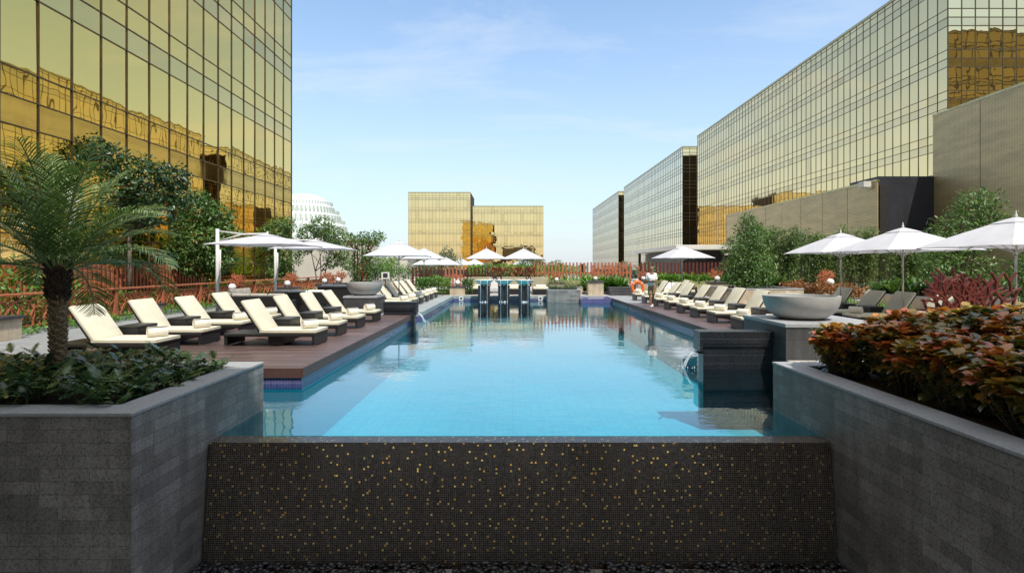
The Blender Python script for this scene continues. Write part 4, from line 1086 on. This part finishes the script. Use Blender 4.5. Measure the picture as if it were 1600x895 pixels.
for k in range(3):
    q = MB(); q.box(-.85,.85,-.35+.32*k,1.3,.15*k,.15*k+.148); q.build('step', M['plinth'], t, False, .006)
# sign on the far left wall
t = thing('framed_sign', 'small white framed dark sign on a post behind the left bowl', 'sign', (-8.0,36.0,0))
q = MB(); q.box(-.25,.25,-.03,.03,.9,1.32); q.build('frame', M['white_metal'], t, False, .01)
q = MB(); q.box(-.15,.15,-.036,-.0305,.97,1.25); q.build('panel', M['slate'], t)
q = MB(); q.box(-.03,.03,-.025,.025,-.1,.898); q.build('post', M['dark_metal'], t)

# ------------------------------------------------------------------ planters in the back and planting
def bed(label, x0,x1,y0,y1,zt, wm='cream_stone'):
    return planter_box('stone_planter', label, x0,x1,y0,y1,-.3,zt,.12,.16,.05,.02,wm,'cap')
bed('cream stone planter with grey coping under the conical tree on the right', 9.5,12.6,24.6,27.4,.74)
bed('long cream planter holding the russet hedge behind the right bowl', 12.7,13.45,21.5,27.4,.45)
bed('cream planter holding bamboo in front of the lower screen', 12.8,20.0,28.6,31.2,.35)
bed('cream planter below the big shrubs along the tall right screen', 16.2,22.8,10,27.5,.5)
bed('cream planter along the right slat fences', 7.2,15.5,35.0,36.3,.55)
bed('cream planter with pale grass left of the far stone steps', 2.0,4.3,34.6,36.0,.42)
bed('cream planter below the left slat fence', -6.5,-2.6,34.8,36.9,.22)
bed('pale low wall planter at the far left end', -11,-6.8,38.6,40.5,.7)
# conical tree
cl = [((0,0,.5),1.05),((.1,0,1.2),1.1),((-.2,.1,1.9),.95),((.25,-.1,2.3),.75),((0,0,2.8),.6),((.0,.05,3.2),.38),((-.65,.2,.9),.7),((.7,.1,.8),.7)]
tree('conical_tree', 'dense conical green tree in the cream planter behind the right loungers', (10.8,26.0,.66), cl, M['leaf_mid'], 1500, .11, .08)
# bamboo clumps
def bamboo(label, x, y, z, h, r, n=22, per=260):
    t = thing('bamboo_clump', label, 'bamboo', (x,y,z), 0, 'bamboo along the right hand screens'); q = MB(); Ps=[];As=[]
    for k in range(n):
        a = rnd.uniform(0,6.28); rr = r*math.sqrt(rnd.random()); bx,by = rr*math.cos(a),rr*math.sin(a)*.7; hh = h*rnd.uniform(.7,1.08)
        dx,dy = bx*.35+rnd.uniform(-.2,.2), by*.3+rnd.uniform(-.2,.2)
        pts = [(bx,by,-.05),(bx+dx*.2,by+dy*.2,hh*.4),(bx+dx*.55,by+dy*.55,hh*.75),(bx+dx*1.2,by+dy*1.2,hh)]
        q.tube(pts,[.018,.016,.012,.004],5,False)
        m_ = per//n*3
        for j in range(m_):
            u = .14+.86*rnd.random()**.8; i = min(2,int(u*3)); f_ = u*3-i
            p = np.array(pts[i])*(1-f_)+np.array(pts[i+1])*f_; d = rdir(1)[0]; d[2] = abs(d[2])*.4-.25
            off = d*rnd.uniform(.05,.42)*(1.15-.5*u); 
            for e in range(3):
                Ps.append(p+off+rng.normal(size=3)*.05); As.append(d+rng.normal(size=3)*.5+np.array([0,0,-.25]))
    q.build('canes', M['leafcane'], t)
    P = np.array(Ps); A_ = np.array(As); n_=len(P); L=rng.uniform(.11,.2,n_)
    leaf_mesh('foliage', P, A_, unit(rdir(n_)*.7+np.array([0,0,.8])), L, L*.2, 'lance', M['leaf_bamboo'], rng.random(n_)*.6+.4*rng.random(), t)
M['leafcane'] = simple('bamboo_cane', (.22,.24,.07), .45, nscale=6)
for (lab,x,y,h,r) in [('bamboo clump just right of the conical tree',13.2,30.0,3.4,1.0),('bamboo clump above the farthest parasol, second right of the conical tree',14.9,30.1,3.3,1.1),('bamboo clump behind the farthest right parasol',16.7,30.2,3.2,1.1),('leaning bamboo clump left of the slate block',18.5,29.8,3.4,1.0),('bamboo clump against the front of the slate block',20.8,29.6,2.7,.8)]:
    bamboo(lab,x,y,.27,h,r,26,1300)
# big shrubs right edge
def shrub(label, x, y, z, clumps, mat='leaf_mid', per=900, size=.16, ratio=.3, group='leafy shrubs along the tall right screen', shape='lance'):
    tree('leafy_shrub', label, (x,y,z), clumps, M[mat], per, size, .05, group, 'shrub', 3, shape, ratio)
shrub('tall leafy shrub rising above the middle right parasol', 17.6, 22.4, .4, [((0,0,2.6),1.1),((.8,.2,3.2),1.0),((-.7,.1,2.0),.9),((1.5,0,2.8),.9),((.3,-.3,3.8),.65),((1.2,.1,3.9),.55),((-.9,-.2,1.2),.8),((.4,0,1.3),1.0)])
shrub('broad leafy shrub behind the red sculpture', 16.9, 18.6, .4, [((0,0,.9),.9),((.9,.2,1.3),.9),((-.6,0,.6),.7),((.4,-.3,1.9),.7),((1.2,0,.6),.8)], 'leaf_mid', 1000, .15)
shrub('leafy shrub at the right edge under the nearest parasol', 17.1, 16.2, .4, [((0,0,.9),1.0),((.6,.2,1.6),.9),((-.4,0,1.8),.7),((-.6,-.2,.5),.6),((1.0,0,.7),.8)], 'leaf_mid', 1000, .15)
shrub('pale green shrub beyond the nearest parasol at the right edge', 18.6, 19.6, .4, [((0,0,1.2),1.0),((.3,.2,2.2),.9),((-.5,0,1.9),.7),((.2,0,3.1),.7)], 'leaf_mid', 900, .15)
shrub('thin leafy shrub growing before the slate block', 19.6, 26.5, .4, [((0,0,1.0),.7),((.5,.2,1.7),.6),((-.4,0,1.6),.55),((.1,0,2.4),.5)], 'leaf_mid', 700, .15)
strap_plants('ginger_plants', 'bright green broad leaved plants in front of the slate block', 16.4,20.5,23.0,26.5,.45,.85,60,M['leaf_mid'],width=.12)
strap_plants('ginger_plants', 'green broad leaved plants right of the conical tree', 11.2,13.2,27.7,28.5,.2,1.25,40,M['leaf_mid'],width=.13)
strap_plants('ginger_plants', 'bright green strap leaved plants below the right slat fence', 8.7,15.4,35.1,36.2,.5,.85,110,M['leaf_bright'],width=.12)
strap_plants('ginger_plants', 'bright green strap leaved plants behind the far stone steps', 4.5,7.1,35.0,37.4,.1,1.15,70,M['leaf_bright'],width=.12)
strap_plants('ginger_plants', 'bright green strap leaved plants left of the walking man', 1.9,4.6,36.2,37.6,.1,1.05,60,M['leaf_bright'],width=.12)
hedge('russet_hedge', 'low russet and green hedge behind the right bowl', 12.75,13.5,21.6,27.3,.42,.95,2600,.12,M['leaf_red'])
hedge('lime_hedge', 'low lime green planting in front of the russet hedge', 12.3,12.68,18.0,24.5,.05,.42,1500,.1,M['leaf_bright'])
hedge('pale_grass', 'pale cream grass in the planter before the right slat fence', 8.4,12.4,33.4,34.6,.25,.72,2200,.16,M['leaf_pale'],cat='grass',shape='lance',ratio=.1,up=1.2)
hedge('pale_grass', 'pale cream grass left of the far stone steps', 2.05,4.25,34.65,35.9,.4,.75,1500,.16,M['leaf_pale'],cat='grass',shape='lance',ratio=.1,up=1.2)
hedge('green_hedge', 'bright green hedge at the far left end of the pool', -5.7,-3.7,33.75,34.7,.0,1.02,2600,.12,M['leaf_bright'],shape='diamond')
hedge('clipped_bush', 'small clipped bush left of the fountain bowls', -2.95,-2.35,33.9,34.5,.0,.85,1000,.1,M['leaf_mid'],cat='bush')
hedge('green_hedge', 'sunlit green hedge beyond the left slat fence', -3.2,1.8,40.5,41.8,.9,1.75,2200,.16,M['leaf_bright'])
hedge('green_hedge', 'sunlit green hedge beyond the right slat fence', 1.8,5.5,41.5,42.8,.9,1.7,1500,.16,M['leaf_bright'])
hedge('green_hedge', 'bushy hedge on the pale wall planter at the far left end', -10.8,-7.0,38.8,40.4,.6,1.5,1800,.14,M['leaf_mid'])
# small trees beyond the fences
for (lab,x,y,h,r,m_) in [('small rounded tree behind the first far left parasol',-10.2,48,2.6,1.0,'leaf_bright'),('olive toned tree left of the paired parasols',-6.2,54,3.4,1.3,'leaf_olive'),('olive toned tree just behind the left slat fence',-8.8,56,2.6,1.4,'leaf_olive'),('grey green tree behind the gap of the paired parasols',1.6,50,2.9,1.3,'leaf_olive'),('low dark tree below the pale plastered wall',-13.2,52,2.3,1.6,'leaf_olive'),('small bushy tree right of the paired parasols',4.2,55,2.2,1.2,'leaf_mid'),('silvery tree behind the walking man',9.0,46,2.1,.9,'leaf_olive'),('silvery tree left of the pavilion roof',11.2,47,2.2,.9,'leaf_olive')]:
    tree('garden_tree', lab, (x,y,-.1), [((0,0,h*.7),r*.8),((r*.6,0,h*.62),r*.6),((-r*.6,.1,h*.6),r*.6),((0,.1,h-.3),r*.5)], M[m_], 700, .16, .06, 'small trees beyond the slat fences')

# left garden trees
tree('garden_tree', 'dark green spreading tree left against the gold glass above the palm', (-14.9,22.2,.6),
     [((-.9,0,5.3),.85),((-1.5,.2,5.7),.6),((.1,.2,4.7),1.0),((.9,0,4.2),1.0),((1.6,.1,4.6),.7),((-.3,-.2,4.0),.8),((1.3,-.2,3.3),.8),((2.0,.1,3.9),.55),((.4,0,3.2),.65)], M['leaf_dark'], 1050, .16, .1, 'trees in the left garden')
tree('garden_tree', 'sunlit bushy tree left of the nearer cantilever parasol', (-14.6,26.8,-.05),
     [((0,0,4.3),.85),((.8,.1,4.1),.7),((-.7,0,3.6),.8),((1.2,0,3.2),.75),((.2,-.2,3.0),1.0),((-1.0,.2,2.5),.8),((.8,0,2.1),.8),((-.3,0,1.9),.8),((-.2,.1,5.0),.4)], M['leaf_mid'], 1350, .16, .08, 'trees in the left garden', trunks=2)
tree('garden_tree', 'dense green tree at the far edge of the left glass block', (-14.4,35,-.05),
     [((0,0,3.9),.9),((.5,.1,4.3),.6),((-.4,0,3.2),.9),((.5,0,2.5),1.0),((0,.2,1.8),.9),((.3,0,1.1),.8)], M['leaf_mid'], 900, .16, .08, 'trees in the left garden')
tree('garden_tree', 'open spreading tree in front of the white dome', (-14.8,44,-.05),
     [((-1.0,0,4.2),.9),((0,.1,4.8),1.0),((1.0,0,4.1),1.0),((.4,.2,3.6),.9),((1.6,0,2.9),.8),((-1.3,.1,3.2),.7),((.9,0,2.2),.7),((2.0,.2,2.0),.7)], M['leaf_mid'], 800, .19, .08, 'trees in the left garden', trunks=3)
tree('garden_tree', 'light young tree right of the creeper column', (-10.8,46,-.05), [((0,0,2.6),.6),((.3,0,2.0),.5),((-.2,.1,1.6),.5)], M['leaf_bright'], 700, .15, .05, 'trees in the left garden')
# creeper column
t = thing('creeper_column', 'round trellis column overgrown with creeper, sprouting at the top', 'column', (-10.0,38,0))
q = MB()
for k in range(10):
    a = 2*math.pi*k/10; q.tube([(.5*math.cos(a),.5*math.sin(a),0),(.5*math.cos(a),.5*math.sin(a),2.7),(.95*math.cos(a),.95*math.sin(a),3.4)],.03,5)
for z in (.3,1,1.7,2.4): q.lathe([(.47,z),(.53,z),(.53,z+.05),(.47,z+.05)],24)
q.build('trellis', M['rust_red'], t)
n = 2600; a = rng.uniform(0,6.28,n); z = rng.uniform(0,2.9,n); keep = (np.sin(a*3+z*2)+rng.normal(size=n)*.6) > -.35; a,z = a[keep],z[keep]; n=len(a)
P = np.stack([.56*np.cos(a),.56*np.sin(a),z],1)+rng.normal(size=(n,3))*.05; D = np.stack([np.cos(a),np.sin(a),np.zeros(n)],1)
leaf_mesh('creeper', P, D*.3+rdir(n)*.8+np.array([0,0,-.4]), D+rdir(n)*.5, .14*rng.uniform(.7,1.3,n), .09, 'diamond', M['leaf_mid'], rng.random(n), t)
P, D, T = crown([((-.9,0,3.5),.45),((0,0,3.5),.5),((.8,.1,3.55),.5),((1.25,0,3.65),.35),((-.4,0,3.3),.5),((.4,.3,3.4),.5)], 900); n=len(P)
leaf_mesh('top_growth', P, D*.4+rdir(n)+np.array([0,0,.3]), rdir(n)+np.array([0,0,.6]), .15*rng.uniform(.7,1.4,n), .08, 'diamond', M['leaf_bright'], rng.random(n)*.8, t)
# garden strip behind the railing: soil and low planting
slab('garden_bed', LX+.05,-13.2,5,42.3,-.3,-.03, M['soil'])
slab('garden_kerb', -12.596,-12.45,8,42,-.1,.10, M['cap'])
hedge('garden_planting', 'yellow green planting behind the terracotta railing', -15.8,-13.6,12,42,-.05,.62,9000,.16,M['leaf_bright'],cat='plants',ratio=.4)
o = hedge_leaves('ground_cover', -12.4,-12.05,9,40,-.02,.25,5000,.09,M['leaf_bright']); tag(o,'bright green ground cover along the foot of the terracotta railing','ground cover',kind='stuff')
hedge('russet_hedge', 'orange leaved planting close behind the terracotta railing', -13.75,-13.3,16,42,.0,.7,3600,.13,M['leaf_red'])
# shrubs close to railing near the palm
tree('garden_tree', 'yellow green shrub behind the palm by the railing', (-14.3,16.5,-.05), [((0,0,1.2),.8),((.3,.6,1.7),.7),((-.2,-.7,1.5),.7),((.2,1.2,1.1),.7)], M['leaf_bright'], 520, .14, .05, 'trees in the left garden')

# ------------------------------------------------------------------ foreground planting
# palm
pb = Vector((-5.42,6.8,.30))
t = thing('palm_tree', 'young feather palm with shaggy trunk in the left foreground planter', 'palm tree', pb)
q = MB(); n = 34; pts=[]; rad=[]
for i in range(n+1):
    z = 1.12*i/n; pts.append((.02*math.sin(z*2),0,z-.02)); rad.append((.056+.016*(i/n))*(1.10 if i%2 else .93))
q.tube(pts, rad, 14)
for k in range(150):   # old leaf bases in a spiral
    a = k*2.399; z = 1.1*k/150; r_ = .060+.016*z
    p = Vector((r_*math.cos(a),r_*math.sin(a),z)); d = Vector((math.cos(a)*.55,math.sin(a)*.55,.8)).normalized()
    q.bar(p-d*.02,p+d*.05,.038,.018,up=(math.cos(a),math.sin(a),0))
q.build('trunk', M['palm_trunk'], t, False)
q = MB(); q.tube([(0,0,1.0),(0,0,1.15),(0,0,1.32),(0,0,1.42)],[.075,.095,.10,.06],14)
for k in range(120):
    a = k*2.399; z = 1.0+.42*k/120; r_ = .085; p = Vector((r_*math.cos(a),r_*math.sin(a),z)); d = Vector((math.cos(a)*.5+rnd.uniform(-.3,.3),math.sin(a)*.5+rnd.uniform(-.3,.3),.85)).normalized()
    q.bar(p-d*.05,p+d*rnd.uniform(.06,.14),.035,.015,up=(math.cos(a),math.sin(a),0))
q.build('fibre_crown', M['palm_fibre'], t)
def frond(az, el, L, droop, tw):
    """rachis curve leaving the crown, with folded leaflets down both sides"""
    m_ = 16; p = Vector((.07*math.cos(az),.07*math.sin(az),1.36)); e = el; pts=[p.copy()]; dirs=[]
    for i in range(m_):
        d = Vector((math.cos(az)*math.cos(e),math.sin(az)*math.cos(e),math.sin(e))); p = p+d*(L/m_); pts.append(p.copy()); dirs.append(d); e -= droop/m_*(.5+1.2*i/m_)
    dirs.append(dirs[-1]); side = Vector((-math.sin(az),math.cos(az),0))
    q = MB(); q.tube(pts,[.016*(1-.8*i/m_)+.002 for i in range(m_+1)],5,False)
    o = q.build('frond', M['leaf_palm'], t)
    P=[];A_=[];N_=[];LL=[]
    nl = 42
    for j in range(nl):
        u = .12+.88*j/(nl-1); i = min(m_-1,int(u*m_)); f_=u*m_-i; b0 = pts[i].lerp(pts[i+1],f_); d = dirs[i]; upv = side.cross(d).normalized()
        if upv.z < 0: upv = -upv
        ln = L*.27*(math.sin(math.pi*min(1,.12+u*.88))**.55)*rnd.uniform(.85,1.1)+.03
        for s in (-1,1):
            v = (d*(.55+.5*u)+side*s*.85+upv*rnd.uniform(.1,.45)+Vector((0,0,-.22*rnd.random()))).normalized()
            P.append(b0); A_.append(v); N_.append(upv+side*(-s*.5)); LL.append(ln)
    nn=len(P); LL=np.array(LL)
    lo = leaf_mesh('leaflets', np.array(P), np.array(A_), np.array(N_), LL, .011+.006*rng.random(nn), 'strap', M['leaf_palm'], rng.random(nn)*.7+.3*rnd.random(), o)
    me=o.data; at=me.attributes.new('tint','FLOAT','POINT'); at.data.foreach_set('value',[.75]*len(me.vertices))
nf = 28
for k in range(nf):
    az = k*2.399+rnd.uniform(-.2,.2); u = k/nf
    if u > .55 and math.sin(az) < -.45: continue
    frond(az, R(86-74*u+rnd.uniform(-6,6)), rnd.uniform(1.3,1.6)*(1.02-.04*u), R(40+54*u+rnd.uniform(-12,12)), 0)
# left ground cover
n = 2600; x = rng.uniform(-8.6,-3.82,n); y = rng.uniform(5.5,7.66,n)
hgt = .10+.22*rng.random(n)*(.7+.5*np.sin(x*3.1)*np.cos(y*4)); hgt *= np.clip((-3.62-x)/.6,.35,1)
a = rng.uniform(0,6.28,n); e = rng.uniform(-.25,.75,n)
A_ = np.stack([np.cos(a)*np.cos(e),np.sin(a)*np.cos(e),np.sin(e)],1); N_ = np.stack([-np.cos(a)*np.sin(e),-np.sin(a)*np.sin(e),np.cos(e)],1)+rng.normal(size=(n,3))*.2
L = rng.uniform(.13,.25,n)
o = leaf_mesh('leafy_ground_cover', np.stack([x,y,.32+np.maximum(hgt,.04)],1), A_, N_, L, L*.55, 'lobed', M['leaf_phil'], rng.random(n))
tag(o, 'glossy dark green lobed leaves filling the left foreground planter', 'ground cover', kind='stuff')
n = 700; c = np.stack([rng.uniform(-8.6,-3.85,n),rng.uniform(5.48,7.6,n),np.full(n,.30)],1); a=rng.uniform(0,6.28,n); e=rng.uniform(.6,1.3,n)
A_ = np.stack([np.cos(a)*np.cos(e),np.sin(a)*np.cos(e),np.sin(e)],1); N_ = np.stack([-np.cos(a)*np.sin(e),-np.sin(a)*np.sin(e),np.cos(e)],1)
o = leaf_mesh('grass_blades', c, A_, N_, rng.uniform(.18,.36,n), .012, 'strap', M['leaf_mid'], rng.random(n)); tag(o,'thin grassy blades among the lobed leaves of the left planter','grass',kind='stuff')

# copper leaved shrubs on the right
def copper(label, x, y, r, h, nst):
    t = thing('copperleaf_shrub', label, 'shrub', (x,y,.32), 0, 'copper leaved shrubs in the right foreground planter'); q = MB(); P=[];A_=[];N_=[];L=[];T=[]
    for k in range(nst):
        a = rnd.uniform(0,6.28); rr = r*math.sqrt(rnd.random()); hh = h*rnd.uniform(.72,1.05)*(1-.22*(rr/r)**2)
        b0 = Vector((rr*.45*math.cos(a),rr*.45*math.sin(a),0)); top = Vector((rr*math.cos(a),rr*math.sin(a),hh)); mid = b0.lerp(top,.5)+Vector((0,0,-.04))
        q.tube([b0,mid,top],[.009,.007,.004],5,False)
        hue = min(1,max(0,rnd.gauss(.55,.22)))
        for j in range(30):
            u = 1 if j < 13 else rnd.random()**.5*.9+.1; p = b0.lerp(mid,u*2) if u < .5 else mid.lerp(top,u*2-1)
            aa = j*2.399+rnd.uniform(-.4,.4); el = rnd.uniform(-.25,.75) if j < 13 else rnd.uniform(-.7,.35)
            d = Vector((math.cos(aa)*math.cos(el),math.sin(aa)*math.cos(el),math.sin(el)))
            P.append(p+d*.015); A_.append(d); N_.append((-math.cos(aa)*math.sin(el)+rnd.gauss(0,.25),-math.sin(aa)*math.sin(el)+rnd.gauss(0,.25),math.cos(el)))
            lf = rnd.uniform(.07,.135) if j < 13 else rnd.uniform(.06,.11); L.append(lf)
            T.append(hue+rnd.gauss(0,.09) if j < 13 else (hue*.62*u+.1+rnd.gauss(0,.1)))
    q.build('stems', M['bark'], t); L=np.array(L)
    leaf_mesh('leaves', np.array(P), np.array(A_), np.array(N_), L, L*.72, 'ovate', M['leaf_copper'], np.array(T), t)
cs = []
for i,(x,y,r,h) in enumerate([(4.28,7.28,.40,.62),(4.9,7.05,.55,.80),(5.75,7.2,.52,.86),(6.5,7.2,.55,.86),(7.3,7.2,.6,.84),(4.45,6.4,.52,.72),(5.45,6.3,.52,.84),(6.2,6.3,.55,.88),(7.0,6.3,.55,.86),(4.42,5.55,.50,.70),(5.25,5.35,.5,.80),(5.95,5.4,.52,.86),(4.40,4.7,.48,.68),(5.15,4.5,.45,.78),(4.38,3.9,.46,.64),(5.1,3.7,.45,.76)]):
    place = ['at the far pool corner of the planter','second from the pool corner along the back','third along the back, below the second parasol pole','fourth along the back, in front of the red sculpture','last along the back, right of the red sculpture','behind the planter cap, second row from the back','second row from the back, middle','second row from the back, third along','second row from the back, at the right','third row, nearest the cap','third row, middle','third row, right side','close to the right picture edge by the cap','close to the right picture edge','just outside the right edge by the cap','just outside the right edge'][i]
    copper('copper leaved shrub '+place, x, y, r, h, int(34+70*r*r/.25))
# a stray sprig reaching out over the plinth side is part of the first shrub's outline

# ------------------------------------------------------------------ lifebuoy and man
t = thing('lifebuoy', 'orange lifebuoy hanging on a white stand at the far right pool corner', 'lifebuoy', (7.1,32.2,0))
q = MB(); nn=40; mm=12
for i in range(nn):
    a=2*math.pi*i/nn
    for j in range(mm):
        b_=2*math.pi*j/mm; rr=.30+.085*math.cos(b_); q.v.append((rr*math.cos(a),.085*math.sin(b_),.50+rr*1.05*math.sin(a)))
for i in range(nn):
    for j in range(mm): q.f.append((i*mm+j,i*mm+(j+1)%mm,((i+1)%nn)*mm+(j+1)%mm,((i+1)%nn)*mm+j))
q.build('ring', M['orange'], t, True)
q = MB()
for k in range(4):
    a=R(45+90*k)
    q.tube([( (.30+.092*math.cos(b_))*math.cos(a), .092*math.sin(b_), .50+(.30+.092*math.cos(b_))*1.05*math.sin(a)) for b_ in [2*math.pi*j/10 for j in range(11)]],.014,5,False)
q.build('bands', M['white_fab'], t)
q = MB(); q.box(-.06,.06,.1,.16,0,1.0); q.box(-.25,.25,.0,.3,0,.03); q.build('stand', M['white_metal'], t)

def skin_mesh(name, joints, edges, mat, parent, root=0, sub=2):
    me = bpy.data.meshes.new(name); me.from_pydata([j[0] for j in joints], edges, [])
    o = link(name, me, mat, parent)
    o.modifiers.new('skin','SKIN')
    lay = me.skin_vertices[0].data
    for i,j in enumerate(joints):
        r_ = j[1]; lay[i].radius = (r_,r_) if not isinstance(r_,tuple) else r_; lay[i].use_root = (i==root)
    s = o.modifiers.new('sub','SUBSURF'); s.levels = sub; s.render_levels = sub
    for m_ in o.modifiers:
        if m_.type == 'SKIN': m_.use_smooth_shade = True
    return o
t = thing('person', 'man in white polo shirt and khaki shorts walking beside the pool with a folded towel', 'person', (5.8,23.7,0))
J=[]; E=[]
def j(p,r_,par=None):
    J.append((p,r_))
    if par is not None: E.append((par,len(J)-1))
    return len(J)-1
pel=j((0,0,.93),(.14,.11)); sp=j((0,0,1.13),(.135,.10),pel); ch=j((0,0,1.32),(.15,.11),sp); nk=j((0,-.005,1.47),.062,ch); hb=j((0,-.02,1.535),(.072,.078),nk); hd=j((0,-.03,1.62),(.098,.112),hb); ht=j((0,-.02,1.71),(.092,.105),hd); j((0,-.015,1.76),.05,ht)
n1_=j((0,-.12,1.625),.02,hd); j((0,-.15,1.605),.017,n1_)
for s in (-1,1): j((s*.10,-.01,1.62),.018,hd)
for s in (-1,1):
    sh=j((s*.185,0,1.40),.062,ch); el=j((s*.25,.03,1.13),.05,sh); wr=j((s*.10,-.22,1.10),.034,el); pa=j((s*.04,-.25,1.105),(.036,.022),wr)
    for k in range(4):
        f1=j((s*-.015,-.265-.004*k,1.135-.02*k),.010,pa); j((s*-.05,-.255,1.135-.02*k),.009,f1)
    th=j((s*.03,-.27,1.14),.012,pa); j((s*.0,-.285,1.155),.010,th)
legs = {-1:((-.085,-.13,.50),(-.075,-.17,.09),(-.075,-.30,.035)), 1:((.09,-.01,.50),(.08,.20,.15),(.085,.10,.04))}
for s in (-1,1):
    hp=j((s*.09,0,.88),.095,pel); k_,a_,t_=legs[s]; kn=j(k_,.062,hp); cf=j(tuple((np.array(k_)*.65+np.array(a_)*.35)),.064,kn); an=j(a_,.042,cf); j(t_,.036,an)
t.scale = (.87,.92,.975)
skin_mesh('body', J, E, M['skin'], t)
J=[];E=[]
p00=j((0,0,.86),(.185,.145)); p0=j((0,0,.97),(.18,.14),p00); p1=j((0,0,1.15),(.175,.135),p0); p2=j((0,0,1.33),(.19,.145),p1); j((0,-.005,1.47),.085,p2)
for s in (-1,1): a=j((s*.19,0,1.39),.088,p2); j((s*.24,.025,1.15),.082,a)
skin_mesh('polo_shirt', J, E, M['shirt'], t)
J=[];E=[]
p00=j((0,0,1.02),(.155,.125)); p0=j((0,0,.92),(.172,.138),p00)
for s in (-1,1):
    a=j((s*.092,-.01,.84),.118,p0); k_=np.array(legs[s][0]); m_=j(tuple(np.array((s*.09,0,.84))*.45+k_*.55),.108,a); j(tuple(k_+np.array((0,0,-.03))),.098,m_)
skin_mesh('shorts', J, E, M['shorts'], t)
q=MB(); q.lathe([(.001,1.0),(.13,1.0),(.142,.985),(.142,.955),(.13,.94)],28); o=q.build('belt', M['hair'], t, True); o.scale=(1.0,.80,1); o.location=(0,0,-.03)
for s in (-1,1):
    _,a_,t_=legs[s]; a_=np.array(a_); t_=np.array(t_)
    q=MB(); q.tube([tuple(a_*.9+t_*.1+np.array([0,.03,-.035])),tuple(a_*.5+t_*.5+np.array([0,0,-.02])),tuple(t_),tuple(t_+(t_-a_)*.15)],[.045,.05,.045,.025],10); q.build('shoe', M['white_fab'], t, True)
q=MB(); q.lathe([(.001,.105)]+[(.098*math.sin(a*math.pi/16),.105*math.cos(a*math.pi/16)) for a in range(1,9)],20); o=q.build('hair', M['hair'], t, True); o.location=(0,-.005,1.672); o.scale=(.95,1.12,.98); o.rotation_euler=(R(-14),0,0)
for s in (-1,1):
    q=MB(); q.lathe([(.013*math.sin(a*math.pi/8),.010*math.cos(a*math.pi/8)) for a in range(9)],10); o=q.build('eye', M['hair'], t, True); o.location=(s*.034,-.124,1.64)
q=MB(); q.box(-.025,.025,-.004,.004,-.004,.004); o=q.build('mouth', M['rust_red'], t, False,.002); o.location=(0,-.122,1.572)
q=MB(); q.box(-.15,.15,-.12,.12,0,.03); q.box(-.148,.148,-.118,.118,.031,.06); o=q.build('folded_towel', M['towel'], None, True, .012, 3); o.location=(5.8,23.7-.30,1.16)
tag(o,'folded white towel held by the walking man','towel')
